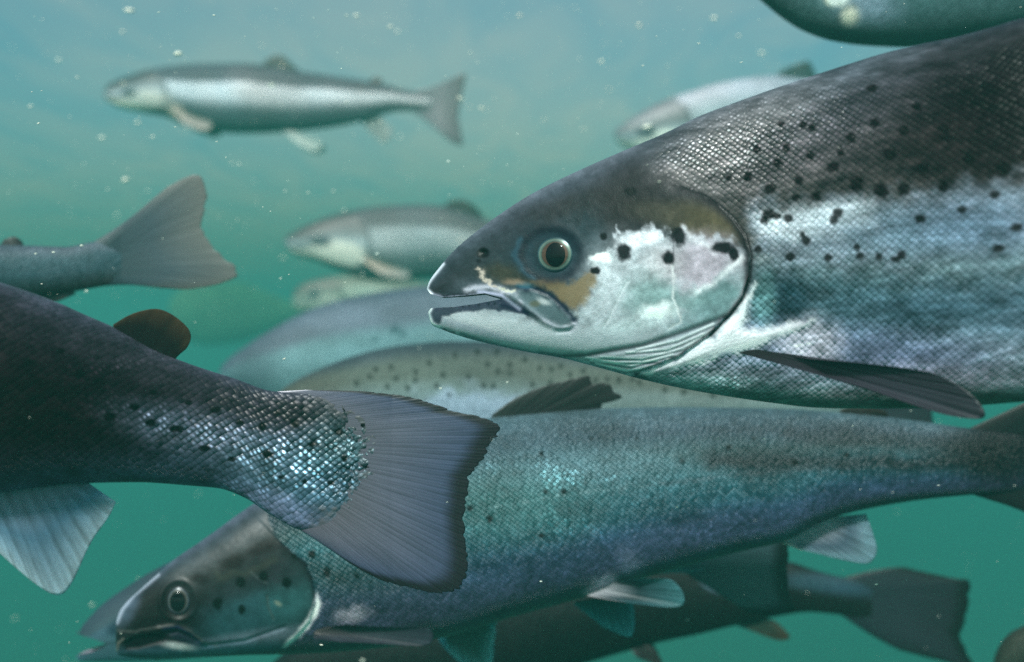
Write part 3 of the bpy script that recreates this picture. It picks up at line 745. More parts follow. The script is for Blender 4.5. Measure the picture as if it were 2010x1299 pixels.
    # white shoulder girdle behind the gill
    p.poly(A_BAND, (222, 218, 224), 9, .97, 6, 16, silver=.1)
    for k_ in range(7):
        o_ = (k_ - 3) * 4
        p.line([(1290, 728 + o_ * .4), (1400, 680 + o_), (1460, 652 + o_), (1580, 636 + o_ * .3)], 1.8, (150, 140, 152), .4 * float(k_ % 2 == 0), 5, 20)
    k = sstep(4, -4, polysd(X, Y, A_BAND)); p.p[..., 0] *= (1 - k)
    # gill slit shadow line
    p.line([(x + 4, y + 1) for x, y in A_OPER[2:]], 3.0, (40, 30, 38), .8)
    nap = sstep(0, 60, segdist(X, Y, [(1230, 290), (1300, 300), (1340, 350)]))
    return p

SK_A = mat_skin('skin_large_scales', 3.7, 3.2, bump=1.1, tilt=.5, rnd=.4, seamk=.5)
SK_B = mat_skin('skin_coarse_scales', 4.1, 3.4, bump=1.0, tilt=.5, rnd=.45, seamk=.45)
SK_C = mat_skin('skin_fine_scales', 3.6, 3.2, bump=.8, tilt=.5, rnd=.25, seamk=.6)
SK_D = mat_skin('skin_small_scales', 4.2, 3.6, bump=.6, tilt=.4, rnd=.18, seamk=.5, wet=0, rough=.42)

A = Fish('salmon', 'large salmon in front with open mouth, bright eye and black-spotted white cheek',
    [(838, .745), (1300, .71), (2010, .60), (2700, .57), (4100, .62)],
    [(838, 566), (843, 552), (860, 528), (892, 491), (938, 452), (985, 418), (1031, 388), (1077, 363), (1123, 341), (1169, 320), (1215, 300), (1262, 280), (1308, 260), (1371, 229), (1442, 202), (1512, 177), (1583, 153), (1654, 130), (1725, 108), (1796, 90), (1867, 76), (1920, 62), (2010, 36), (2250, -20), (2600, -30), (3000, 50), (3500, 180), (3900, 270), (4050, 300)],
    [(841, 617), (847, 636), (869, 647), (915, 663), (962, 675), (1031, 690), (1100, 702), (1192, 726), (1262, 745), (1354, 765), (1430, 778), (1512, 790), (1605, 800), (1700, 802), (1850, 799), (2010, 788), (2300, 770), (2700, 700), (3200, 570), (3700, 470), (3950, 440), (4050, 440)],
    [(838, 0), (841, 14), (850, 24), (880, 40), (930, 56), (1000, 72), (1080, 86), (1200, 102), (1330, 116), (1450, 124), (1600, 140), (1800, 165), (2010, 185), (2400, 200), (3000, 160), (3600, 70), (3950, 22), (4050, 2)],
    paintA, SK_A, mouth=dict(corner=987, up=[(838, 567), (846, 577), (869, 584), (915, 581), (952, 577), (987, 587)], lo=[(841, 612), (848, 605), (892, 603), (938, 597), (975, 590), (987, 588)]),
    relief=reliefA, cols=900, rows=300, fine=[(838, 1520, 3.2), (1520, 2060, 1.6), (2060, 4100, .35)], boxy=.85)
A.eye(1089, 499, 37, 36, [(0, (92, 66, 54)), (.66, (84, 60, 50)), (.74, (70, 96, 92)), (.80, (120, 128, 116)), (.85, (74, 98, 100)), (.91, (40, 60, 70)), (1, (30, 42, 54))], (19, 24, 1, 1), asym=True)
DK = ((64, 58, 70), (74, 68, 82), (58, 52, 66))
A.fin('pectoral_fin', [(1450, 692), (1480, 686), (1512, 690), (1541, 700)][::-1], [(1619, 707), (1725, 716), (1806, 727), (1845, 737), (1895, 765), (1927, 797), (1928, 821), (1866, 816), (1796, 796), (1700, 762)],
      ((46, 36, 42), (74, 68, 82), (70, 64, 76)), yb=128, yo=175, th=7, mat=mat_fin('pectoral_rays', 15, bump=2.0), nu=110, nv=60, mirror=True, lead=((46, 38, 48), .07, 0))
A.fin('dorsal_fin', [(2500, -20), (2800, 30)], [(2620, -190), (2700, -180), (2880, -20)], DK, th=8)
A.fin('tail_fin', [(4000, 290), (4020, 370), (4000, 450)], [(4400, 130), (4380, 380), (4400, 620)], DK, th=8)
A.fin('pelvic_fin', [(2650, 700), (2760, 680)], [(2800, 820), (2870, 800), (2860, 740)], DK, yb=60, yo=110, th=5, mirror=True)

# ================================================================== B: tail in the left foreground
B_SP = [(296, 829, 11, 8), (264, 799, 10, 7), (216, 818, 12, 9), (345, 842, 15, 7), (423, 804, 11, 6), (471, 829, 9, 5), (515, 837, 8), (579, 831, 9, 8), (614, 872, 9, 5), (665, 848, 8, 6), (525, 891, 14, 8), (401, 880, 13, 6),
        (455, 901, 9, 5), (676, 899, 6, 8), (725, 918, 9, 5), (758, 891, 6), (711, 834, 6, 4), (552, 936, 6, 4), (598, 944, 5), (649, 947, 7, 5), (695, 1015, 7, 6), (194, 751, 12, 8), (156, 732, 11, 8), (59, 713, 13, 8),
        (124, 818, 14, 10), (75, 786, 16, 11), (119, 689, 9, 6), (544, 810, 7, 5), (679, 804, 6, 4), (733, 974, 5), (20, 850, 14, 10), (-60, 760, 16), (-150, 830, 15), (-250, 720, 16), (-330, 860, 14), (-450, 760, 15), (300, 770, 8, 5), (370, 790, 8, 5)]
def reliefB(X, Y, T):
    k = sstep(600, 690, X)
    return k * (9 * (fbm(X, Y, 13, N3) - .5) + 4 * (fbm(X, Y, 5, N2) - .5) - 1.2)
def paintB(X, Y, T, s):
    p = Paint(X, Y, T, (60, 58, 70))
    p.V = (Y - pchip(s.top, X)) / np.maximum(pchip(s.bot, X) - pchip(s.top, X), 1)
    p.grad([(0, (84, 86, 104)), (.12, (64, 62, 76)), (.35, (58, 52, 66)), (.55, (62, 74, 90)), (.8, (66, 84, 108)), (1, (96, 104, 132))], warp=.04, ws=70)
    p.p[..., 1] = .35
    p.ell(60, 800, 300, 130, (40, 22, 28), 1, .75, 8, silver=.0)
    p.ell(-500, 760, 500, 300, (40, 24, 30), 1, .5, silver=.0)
    p.ell(250, 700, 160, 30, (70, 66, 76), .5, .8, 22)
    p.ell(620, 810, 110, 30, (58, 50, 62), .8, .7, 6)
    p.ell(430, 860, 170, 40, (118, 124, 146), .75, .8, 14, silver=.75)
    p.ell(600, 930, 130, 60, (104, 130, 150), .75, .8, 10, silver=.8)
    p.ell(690, 900, 80, 90, (96, 122, 132), .7, .8, silver=.6)
    p.ell(660, 960, 90, 50, (76, 104, 130), .6, .7)
    p.ell(560, 1000, 80, 26, (128, 134, 168), .7, .7, 24)
    p.ell(300, 920, 200, 26, (70, 82, 100), .6, .8)
    p.mottle(.5, 22, N1, 2.2); p.mottle(.35, 8, N2)
    arc = segdist(X, Y, [(660, 770), (722, 800), (750, 835), (762, 885), (750, 950), (705, 1012), (640, 1045)])
    f_ = .85 * sstep(60, 8, arc + 70 * (fbm(X, Y, 9, N3) - .5)) * sstep(560, 640, X)
    p.mix(f_, (110, 105, 110)); p.p[..., 1] *= 1 - f_
    p.streak(.35, 7, 6, 18)
    p.spots(B_SP, (20, 8, 14))
    gl = .3 + .75 * np.exp(-(np.hypot((X - 640) / 190, (Y - 900 - (X - 640) * .35) / 85)) ** 2) + .5 * np.exp(-(np.hypot((X - 400) / 120, (Y - 845) / 40)) ** 2)
    p.p[..., 0] = np.clip(gl, 0, 1.1) * (1 - f_)
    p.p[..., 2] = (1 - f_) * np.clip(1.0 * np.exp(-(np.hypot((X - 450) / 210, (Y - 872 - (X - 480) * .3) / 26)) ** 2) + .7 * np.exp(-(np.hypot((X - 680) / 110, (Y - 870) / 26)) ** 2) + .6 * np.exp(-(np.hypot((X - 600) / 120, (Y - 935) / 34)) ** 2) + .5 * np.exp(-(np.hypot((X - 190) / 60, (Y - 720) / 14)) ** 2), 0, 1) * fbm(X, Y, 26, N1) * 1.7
    return p
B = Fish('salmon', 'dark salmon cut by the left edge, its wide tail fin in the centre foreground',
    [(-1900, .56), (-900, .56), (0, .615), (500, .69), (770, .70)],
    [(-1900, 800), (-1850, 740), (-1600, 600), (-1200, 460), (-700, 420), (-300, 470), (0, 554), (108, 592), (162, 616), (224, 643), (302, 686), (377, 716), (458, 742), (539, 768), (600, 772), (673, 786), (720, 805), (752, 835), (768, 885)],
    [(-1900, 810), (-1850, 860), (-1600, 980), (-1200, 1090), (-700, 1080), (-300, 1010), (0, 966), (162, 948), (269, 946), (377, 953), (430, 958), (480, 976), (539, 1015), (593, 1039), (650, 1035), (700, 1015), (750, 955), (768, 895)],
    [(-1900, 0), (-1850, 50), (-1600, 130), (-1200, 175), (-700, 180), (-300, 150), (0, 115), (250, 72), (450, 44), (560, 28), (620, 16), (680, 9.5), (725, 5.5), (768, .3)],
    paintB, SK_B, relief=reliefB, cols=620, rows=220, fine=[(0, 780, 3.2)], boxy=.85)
B.fin('tail_fin', [(520, 770), (560, 830), (580, 900), (565, 960), (530, 1008)], [(600, 765), (700, 767), (754, 772), (808, 779), (860, 795), (889, 806), (915, 811), (943, 818), (981, 834), (981, 854), (966, 864), (958, 885), (948, 904), (930, 925), (921, 945), (920, 974), (913, 1010), (917, 1039), (914, 1065), (919, 1093), (915, 1136), (900, 1158), (862, 1165), (808, 1155), (754, 1141), (700, 1114), (647, 1078), (600, 1046)],
    ((112, 102, 106), (110, 106, 124), (72, 80, 114)), th=16, mat=M_FIN_FINE, nu=420, nv=130, edge=.1, edgecol=(44, 26, 42), jag=.022, lead=((206, 196, 212), .02, 0))
B.fin('adipose_fin', [(224, 648), (300, 696), (345, 712)], [(222, 637), (259, 616), (302, 606), (334, 615), (366, 640), (375, 662), (364, 686), (345, 694)],
    ((40, 26, 26), (48, 32, 26), (96, 74, 50)), th=9, mat=M_FIN_SOFT, nu=60, nv=30)
B.fin('anal_fin', [(162, 940), (60, 946), (-60, 950), (-120, 960)], [(228, 985), (212, 1017), (178, 1066), (140, 1146), (113, 1168), (70, 1146), (0, 1087), (-60, 1040)],
    ((150, 146, 160), (120, 156, 182), (190, 204, 214)), th=6, mat=mat_fin('anal_rays', 12, trans=.5), nu=80, nv=40)
B.fin('dorsal_fin', [(-800, 430), (-450, 460)], [(-700, 250), (-560, 260), (-380, 440)], DK, th=8)

# ================================================================== C: long silver salmon low in the frame
C_OP = [(557, 1268), (578, 1253), (608, 1219), (619, 1183), (613, 1135), (600, 1105), (580, 1084), (556, 1070)]
def reliefC(X, Y, T):
    h = np.zeros(X.shape)
    sd = polysd(X, Y, C_OP + [(500, 1010), (200, 1150), (150, 1300), (500, 1320)])
    e = segdist(X, Y, C_OP)
    h += 3.5 * sstep(3, -3, sd) * np.exp(-e / 70) - 1.5 * np.exp(-(e / 6) ** 2) * (sd > 0)
    h -= 7 * sstep(4, -6, polysd(X, Y, [(240, 1262), (262, 1250), (300, 1244), (330, 1250), (318, 1262), (270, 1275), (246, 1276)]))
    h += 4 * np.exp(-(segdist(X, Y, [(310, 1234), (345, 1228), (378, 1240), (398, 1258)]) / 6) ** 2)
    h -= 3 * np.exp(-(segdist(X, Y, [(320, 1246), (350, 1240), (385, 1258)]) / 4) ** 2)
    r = np.hypot((X - 350) / 34, (Y - 1178) / 38)
    h -= 3.5 * sstep(1.05, .7, r); h += 1.5 * np.exp(-((r - 1.05) / .14) ** 2)
    h -= 2 * np.exp(-(segdist(X, Y, [(524, 1170), (528, 1195), (536, 1215)]) / 3) ** 2)
    h -= 3 * np.exp(-(segdist(X, Y, [(400, 1268), (480, 1258), (560, 1230)]) / 4) ** 2)
    h += 1.2 * (fbm(X, Y, 30, N2) - .5)
    return h
def paintC(X, Y, T, s):
    p = Paint(X, Y, T, (70, 92, 100))
    p.V = (Y - pchip(s.top, X)) / np.maximum(pchip(s.bot, X) - pchip(s.top, X), 1)
    p.grad([(0, (100, 118, 128)), (.06, (88, 106, 118)), (.16, (72, 88, 102)), (.3, (66, 92, 98)), (.45, (66, 116, 128)), (.62, (60, 108, 126)), (.74, (74, 98, 130)), (.88, (92, 98, 134)), (1, (76, 90, 96))], warp=.02, ws=120)
    p.p[..., 1] = .45
    p.ell(1110, 920, 200, 40, (104, 134, 146), .7, .9, -3, silver=.7)
    p.ell(1000, 1000, 160, 60, (78, 122, 122), .6, .8)
    p.mix(.75 * np.exp(-(segdist(X, Y, [(930, 1000), (1030, 985), (1130, 968), (1290, 950)]) / 3.5) ** 2) * sstep(.42, .7, fbm(X, Y, 12, N1)) * .6, (150, 164, 170), silver=.8)
    p.line([(1300, 950), (1500, 925), (1900, 905)], 5, (92, 112, 124), .6, silver=.5)
    p.line([(1400, 905), (1600, 908), (1950, 900)], 22, (50, 48, 58), .8, 6, 60)
    p.line([(1550, 855), (1750, 862), (1950, 880)], 16, (58, 58, 70), .6, 6, 60)
    p.ell(1980, 880, 110, 90, (34, 26, 32), .9, .6, silver=.05)
    p.ell(1350, 1060, 200, 40, (96, 100, 134), .5, .8, -12)
    p.ell(760, 1190, 260, 40, (76, 80, 104), .6, .8, -4)
    p.ell(700, 1130, 120, 40, (58, 76, 76), .5, .8)
    p.ell(1240, 1110, 26, 20, (160, 160, 190), .5, .8, 60, warp=6)
    p.ell(1180, 1150, 30, 14, (190, 180, 200), .9, .7, -30, warp=5)
    p.ell(690, 1208, 34, 16, (176, 170, 186), .9, .7, -10, warp=6)
    p.mottle(.35, 30, N1, 2.5); p.mottle(.2, 10, N2)
    p.spots([(961, 1019, 7), (1071, 965, 5), (1107, 965, 6), (922, 998, 6), (1063, 1051, 7, 5), (1063, 890, 5), (1560, 907, 7), (1430, 878, 5), (1662, 893, 5), (642, 1123, 7, 11), (700, 1131, 5), (612, 1087, 8)], (24, 20, 28))
    p.spots([(1340, 905, 5), (1250, 860, 4), (1480, 860, 4), (1160, 860, 4), (900, 950, 6), (840, 990, 6), (760, 1000, 6)], (30, 30, 36), .7)
    bc, bp = p.c.copy(), p.p.copy()
    p.p[..., 1] = .05
    p.grad([(0, (104, 110, 130)), (.08, (84, 92, 104)), (.3, (76, 80, 84)), (.5, (60, 64, 68)), (1, (60, 76, 84))])
    p.ell(300, 1200, 75, 55, (40, 26, 32), .9, .6, -25)
    p.ell(400, 1215, 60, 34, (44, 32, 38), .85, .7, -20)
    p.ell(252, 1195, 16, 34, (96, 108, 128), .8, .7, 28)
    p.ell(480, 1215, 90, 52, (70, 112, 124), .9, .6, -22, warp=6, silver=.4)
    p.ell(570, 1175, 45, 55, (76, 124, 130), .85, .7, silver=.4)
    p.ell(540, 1125, 50, 30, (64, 60, 70), .8, .7, warp=5)
    p.ell(470, 1150, 55, 24, (66, 74, 82), .6, .7, -30)
    p.ell(470, 1258, 120, 14, (150, 156, 176), .85, .8, -10, silver=.4)
    p.ell(400, 1275, 180, 12, (96, 130, 150), .8, .8, -3)
    p.ell(350, 1268, 30, 7, (230, 220, 222), .85, .7, 8)
    p.line([(430, 1128), (480, 1125), (540, 1098)], 9, (92, 92, 78), .45, 5)
    p.mottle(.3, 16, N2)
    p.ell(458, 1102, 24, 13, (42, 26, 32), .9, .6, -24, warp=4); p.ell(518, 1075, 34, 12, (54, 40, 46), .85, .6, -18, warp=4); p.ell(393, 1136, 17, 9, (44, 32, 40), .85, .6, warp=3)
    p.line([(231, 1238), (264, 1240), (309, 1232), (340, 1228), (374, 1238), (398, 1262), (424, 1268)], 2.6, (116, 114, 112), .6, 2)
    p.poly([(242, 1263), (262, 1251), (300, 1245), (332, 1250), (318, 1263), (270, 1276), (246, 1277)], (38, 26, 40), 4, .95)
    p.poly([(322, 1240), (345, 1234), (372, 1248), (392, 1266), (350, 1258)], (56, 60, 82), 4, .9)
    p.line([(322, 1234), (350, 1230), (376, 1246), (396, 1264)], 3, (40, 52, 110), .8)
    p.line([(229, 1276), (232, 1262), (242, 1254)], 3, (150, 140, 130), .6)
    p.line([(229, 1222), (240, 1196), (262, 1168), (310, 1128)], 4.5, (186, 188, 206), .8)
    p.line([(524, 1168), (527, 1193), (537, 1214)], 2.2, (116, 114, 106), .45)
    p.line([(492, 1122), (506, 1134), (524, 1144)], 2.2, (116, 124, 126), .45)
    p.ell(546, 1184, 8, 4, (180, 180, 160), .6, .6, 30)
    p.line(C_OP[4:], 8, (44, 36, 50), .8); 
    p.line(C_OP[1:5], 3.5, (70, 50, 70), .6)
    p.spots([(473, 1143, 10, 11), (517, 1131, 9, 10), (563, 1144, 9, 11), (581, 1087, 9), (427, 1184, 9, 11), (475, 1196, 7, 9), (564, 1053, 6)], (20, 12, 16))
    hd = sstep(2, -2, polysd(*p.warp(2, 14), C_OP + [(540, 1050), (505, 960), (200, 1100), (100, 1300), (500, 1330)]))
    p.c = bc * (1 - hd[..., None]) + .82 * p.c * hd[..., None]; p.p = bp * (1 - hd[..., None]) + p.p * hd[..., None]
    p.p[..., 0] = 1 - hd
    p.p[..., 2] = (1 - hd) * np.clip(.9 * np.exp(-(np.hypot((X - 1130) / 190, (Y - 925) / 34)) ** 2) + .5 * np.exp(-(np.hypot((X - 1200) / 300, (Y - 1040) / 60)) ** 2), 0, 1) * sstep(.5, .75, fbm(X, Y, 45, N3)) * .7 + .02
    rim = [(622, 1165), (630, 1185), (624, 1205), (604, 1235), (575, 1260), (556, 1270), (560, 1262), (585, 1240), (606, 1212), (618, 1185)]
    p.poly(rim, (250, 244, 250), 6, 1, 1, 10); k = sstep(6, -6, polysd(X, Y, rim)); p.p[..., 0] *= 1 - k; 
    return p
C = Fish('salmon', 'long silvery blue-green salmon along the bottom with a dark torn fin on its back',
    [(228, .94), (1000, 1.0), (2200, 1.03)],
    [(228, 1228), (232, 1206), (243, 1188), (273, 1159), (309, 1127), (339, 1100), (384, 1069), (428, 1038), (473, 1005), (520, 975), (650, 908), (800, 856), (900, 833), (961, 820), (1050, 812), (1180, 802), (1300, 799), (1500, 801), (1700, 814), (1800, 826), (1900, 840), (1990, 850), (2040, 870)],
    [(230, 1279), (236, 1286), (300, 1291), (400, 1288), (500, 1283), (600, 1281), (700, 1274), (800, 1262), (900, 1241), (1010, 1207), (1132, 1174), (1287, 1126), (1452, 1081), (1535, 1062), (1618, 1020), (1701, 998), (1811, 980), (1894, 972), (1990, 965), (2040, 950)],
    [(228, 0), (231, 14), (245, 28), (300, 48), (380, 66), (480, 84), (600, 98), (800, 116), (1050, 122), (1300, 108), (1600, 70), (1850, 36), (1980, 18), (2040, 4)],
    paintC, SK_C, relief=reliefC, cols=760, rows=230, fine=[(228, 640, 2.2), (1980, 2200, .6)], boxy=.85, gain=.92)
C.eye(350, 1179, 23, 27, [(0, (60, 46, 44)), (.66, (50, 40, 42)), (.74, (72, 70, 62)), (.82, (84, 88, 94)), (.9, (44, 50, 66)), (1, (30, 30, 44))], (15, 20, -1, 1), sink=1.5, asym=True)
C.fin('dorsal_fin', [(962, 822), (1030, 817), (1105, 812)], [(968, 812), (1010, 782), (1066, 758), (1121, 744), (1157, 737), (1163, 752), (1180, 751), (1200, 755), (1206, 768), (1221, 779), (1202, 788), (1186, 790), (1176, 804), (1120, 812)],
    ((44, 34, 38), (36, 26, 28), (52, 42, 44)), th=9, mat=mat_fin('dark_dorsal_rays', 9, trans=.12, bump=.6), nu=150, nv=40, jag=.03)
C.fin('adipose_fin', [(1645, 812), (1700, 818), (1728, 822)], [(1652, 802), (1690, 797), (1735, 806), (1744, 817)], ((50, 34, 28), (46, 30, 28), (70, 50, 40)), th=7, mat=M_FIN_SOFT, nu=40, nv=16)
C.fin('tail_fin', [(1900, 842), (1930, 880), (1935, 920), (1900, 968)], [(1966, 811), (2010, 790), (2080, 755), (2130, 735), (2105, 800), (2080, 880), (2100, 970), (2130, 1050), (2070, 1030), (2010, 1002)],
    ((34, 26, 32), (38, 30, 36), (44, 36, 42)), th=12, mat=M_FIN_FINE, nu=110, nv=50)
C.fin('anal_fin', [(1535, 1066), (1570, 1045), (1618, 1022), (1640, 1014)], [(1563, 1077), (1610, 1088), (1645, 1097), (1695, 1106), (1712, 1100), (1721, 1078), (1712, 1042), (1700, 1008)],
    ((196, 186, 196), (120, 136, 156), (160, 180, 192)), th=5, nu=70, nv=36, mat=mat_fin('pale_fin_rays', 11, trans=.5, bump=1.4), lead=((215, 200, 200), .1, 0), edge=.25, edgecol=(150, 176, 190))
C.fin('pelvic_fin', [(1145, 1168), (1165, 1152), (1185, 1146)], [(1209, 1179), (1287, 1190), (1320, 1192), (1340, 1187), (1343, 1170), (1330, 1148), (1309, 1136), (1250, 1136)],
    ((190, 182, 190), (64, 82, 92), (100, 150, 160)), yb=50, yo=95, th=6, nu=80, nv=40, mat=mat_fin('pelvic_fin_rays', 11, trans=.3, bump=1.6), lead=((190, 182, 188), .12, 0))
C.fin('pelvic_fin', [(1130, 1180), (1180, 1172), (1225, 1160)], [(1126, 1186), (1160, 1212), (1187, 1232), (1222, 1247), (1240, 1248), (1246, 1220), (1244, 1185)],
    ((70, 104, 112), (74, 128, 140), (100, 170, 184)), yb=-40, yo=-60, th=4, nu=60, nv=30, mat=mat_fin('far_pelvic_rays', 9, trans=.5))
C.fin('pectoral_fin', [(614, 1244), (622, 1236), (640, 1230)], [(616, 1252), (660, 1259), (720, 1262), (800, 1267), (838, 1266), (850, 1256), (848, 1240), (830, 1232), (740, 1230), (680, 1226)],
    ((40, 26, 34), (76, 78, 92), (66, 66, 84)), yb=92, yo=118, th=6, nu=80, nv=46, mirror=False, lead=((40, 28, 36), .15, 1))

# ================================================================== generic painter for the fish further off
def generic(back=(92, 104, 124), stripe=(168, 184, 198), flank=(104, 128, 142), belly=(110, 130, 136), cheek=(205, 205, 198), s_sp=None, stripe_v=.38, sw=.2, spots=0, hd=.17, cheek_a=.9, silver=.4, extra=None, head=True, back_w=.24, flip=False):
    def f(X, Y, T, s):
        p = Paint(X, Y, T, back)
        p.V = (Y - pchip(s.top, X)) / np.maximum(pchip(s.bot, X) - pchip(s.top, X), 1)
        V = p.V; S = (X - s.x0) / (s.x1 - s.x0)
        Ln = s.x1 - s.x0
        p.grad([(0, back), (back_w, back), (stripe_v - sw * .4, stripe), (stripe_v + sw * .5, stripe), (stripe_v + sw * 1.5, flank), (.8, flank), (1, belly)], warp=.03, ws=Ln / 8)
        p.p[..., 1] = silver
        p.mottle(.25, Ln / 25, N1, 2)
        p.p[..., 0] = .8
        if head:
            e = hd
            hm = sstep(e + .01, e - .01, S + .9 * (V - .5) ** 2 * hd)
            p.mix(hm * .6 * sstep(.5, .35, V), (80, 84, 90))
            p.mix(cheek_a * sstep(1.2, .7, np.hypot((S - hd * .62) / (hd * .36), (V - .68) / .22)), cheek)
            p.mix(.8 * cheek_a * sstep(1.2, .7, np.hypot((S - hd * .3) / (hd * .3), (V - .82) / .12)), cheek)
            p.mix(.7 * np.exp(-((S - hd + 1.0 * (V - .5) ** 2 * hd) / .006) ** 2) * sstep(.1, .2, V), (60, 72, 84))
            p.mix(.8 * sstep(1.4, .6, np.hypot((S - hd * .42) / (hd * .13), (V - .5) / .12)), (40, 62, 84))
            p.mix(.6 * np.exp(-((V - .68 - S / hd * .1) / .02) ** 2) * sstep(hd * .42, hd * .36, S), (60, 66, 76))
            p.p[..., 0] *= 1 - hm
        if spots:
            rs = np.random.RandomState(int(abs(s.x0)) + spots)
            L = []
            for i in range(spots):
                sx = s.x0 + Ln * (.1 + .85 * rs.rand()); v = .08 + .42 * rs.rand() ** .8
                sy = pchip(s.top, sx) * (1 - v) + pchip(s.bot, sx) * v
                r_ = Ln * .0035 * (.7 + rs.rand()); L.append((sx, sy, r_, r_ * (.8 + .6 * rs.rand())))
            p.spots(L, (46, 56, 58), .85)
        if extra: extra(p)
        return p
    return f

def simple_eye(f, X, Y, r):
    f.eye(X, Y, r, r * .95, [(0, (30, 30, 40)), (.6, (40, 40, 50)), (.75, (140, 160, 165)), (.9, (90, 110, 125)), (1, (40, 60, 76))], (r * .55, r * .6, 0, 0), sink=r * .08)

# D: twin head just behind C, its tail fin showing under C's belly
Dw = Fish('salmon', 'salmon almost hidden behind the long silver one, only snout and grey tail fin showing',
    [(157, 1.12), (1400, 1.14)],
    [(157, 1240), (162, 1228), (173, 1215), (200, 1187), (247, 1153), (293, 1124), (339, 1100), (420, 1064), (520, 1020), (700, 950), (900, 915), (1100, 930), (1250, 1000), (1340, 1062), (1390, 1080)],
    [(150, 1290), (156, 1297), (220, 1298), (300, 1296), (450, 1284), (600, 1268), (800, 1240), (1000, 1190), (1132, 1155), (1250, 1132), (1340, 1124), (1390, 1125)],
    [(150, 0), (156, 10), (175, 24), (250, 46), (400, 70), (600, 92), (900, 100), (1150, 62), (1300, 26), (1390, 4)],
    generic(back=(72, 88, 110), stripe=(84, 104, 120), flank=(84, 104, 116), belly=(110, 140, 160), cheek=(90, 116, 130), cheek_a=.5), SK_D,
    mouth=dict(corner=222, up=[(150, 1242), (160, 1243), (190, 1246), (222, 1256)], lo=[(150, 1287), (162, 1281), (200, 1270), (222, 1257)]), cols=240, rows=90, fine=[(150, 420, 2)])
simple_eye(Dw, 300, 1190, 20)
Dw.fin('tail_fin', [(1340, 1066), (1352, 1094), (1340, 1122)], [(1440, 1030), (1500, 1012), (1548, 1004), (1556, 1040), (1550, 1077), (1546, 1120), (1550, 1160), (1556, 1200), (1490, 1206), (1462, 1198), (1410, 1164)],
    ((60, 80, 92), (76, 96, 104), (80, 98, 106)), th=10, mat=M_FIN_FINE, nu=140, nv=60, edge=.14, edgecol=(26, 16, 22), jag=.02)
Dw.fin('pelvic_fin', [(860, 1232), (900, 1225), (940, 1216)], [(862, 1258), (890, 1290), (940, 1325), (965, 1320), (968, 1270), (975, 1240)],
    ((60, 90, 84), (64, 120, 116), (130, 190, 200)), yb=45, yo=60, th=4, nu=50, nv=30, mat=mat_fin('teal_pelvic_rays', 8, trans=.5), lead=((120, 190, 210), .2, 0), mirror=True)
Dw.fin('dorsal_fin', [(820, 930), (960, 922)], [(850, 860), (900, 850), (990, 905)], DK, th=6)

# E: olive, finely spotted back behind
E = Fish('salmon', 'olive green salmon with small dark spots, behind the dark torn back fin',
    [(540, 1.4), (1700, 1.4)],
    [(540, 785), (548, 770), (575, 750), (620, 727), (680, 703), (740, 686), (820, 674), (900, 669), (1000, 672), (1100, 682), (1250, 700), (1400, 730), (1500, 750), (1620, 770), (1700, 780)],
    [(542, 795), (570, 830), (650, 880), (800, 925), (1000, 935), (1200, 915), (1400, 880), (1550, 850), (1700, 840)],
    [(540, 0), (550, 18), (600, 40), (700, 64), (900, 84), (1200, 80), (1500, 40), (1700, 8)],
    generic(back=(88, 98, 108), stripe=(102, 112, 106), flank=(128, 144, 146), belly=(136, 150, 150), stripe_v=.2, sw=.12, spots=0, head=False, silver=.3, back_w=.05,
            extra=lambda p: (p.ell(590, 780, 90, 50, (112, 110, 102), .7, .8), p.poly([(820, 775), (900, 768), (1000, 772), (1150, 800), (1150, 830), (800, 830)], (166, 180, 204), 22, .8, 14, 26, silver=.5),
              p.spots([(x, y, 4.5, 5.5) for x, y in ((726, 739), (738, 725), (768, 721), (777, 742), (816, 730), (816, 746), (843, 712), (870, 736), (857, 757), (882, 775), (893, 697), (920, 739), (937, 690), (950, 757), (956, 715), (968, 758), (975, 690), (1000, 716), (1002, 733), (978, 729), (1030, 706), (1060, 722), (1082, 724), (1100, 718), (1120, 735), (1045, 755), (1080, 752), (1145, 728), (1168, 746), (1192, 744), (1216, 746), (1240, 744), (1215, 745), (1255, 752), (1342, 770), (1305, 765), (1400, 775), (1440, 768), (800, 762), (760, 760), (700, 752), (1330, 740), (1370, 755))], (40, 48, 42), .95))), SK_D,
    cols=320, rows=110, fine=[(540, 1350, 1.5)], gain=.72)
E.fin('tail_fin', [(1680, 785), (1690, 810), (1680, 838)], [(1850, 730), (1830, 810), (1850, 900)], DK, th=8)

# F: blue-grey back above E
Fb = Fish('salmon', 'blurred blue-grey salmon curving up behind the olive spotted one, below the open mouth',
    [(430, 1.95), (1400, 2.0)],
    [(428, 742), (432, 726), (445, 708), (480, 681), (520, 655), (565, 629), (620, 604), (700, 581), (780, 568), (860, 561), (960, 562), (1100, 580), (1250, 620), (1350, 655), (1400, 665)],
    [(428, 748), (440, 760), (500, 790), (600, 820), (760, 830), (950, 810), (1150, 770), (1300, 720), (1400, 712)],
    [(428, 0), (435, 14), (480, 34), (600, 60), (800, 72), (1050, 60), (1250, 28), (1400, 5)],
    generic(back=(100, 112, 130), stripe=(112, 144, 154), flank=(104, 138, 148), belly=(110, 140, 148), stripe_v=.42, sw=.2, head=False, silver=.3,
            extra=lambda p: (p.spots([(776, 647, 8), (790, 656, 6), (735, 665, 5)], (60, 96, 108), .8), p.ell(490, 735, 60, 46, (78, 98, 112), .6, .8, -40))), SK_D, cols=200, rows=80)
Fb.fin('tail_fin', [(1385, 667), (1392, 690), (1385, 711)], [(1500, 620), (1490, 690), (1500, 760)], DK, th=6)

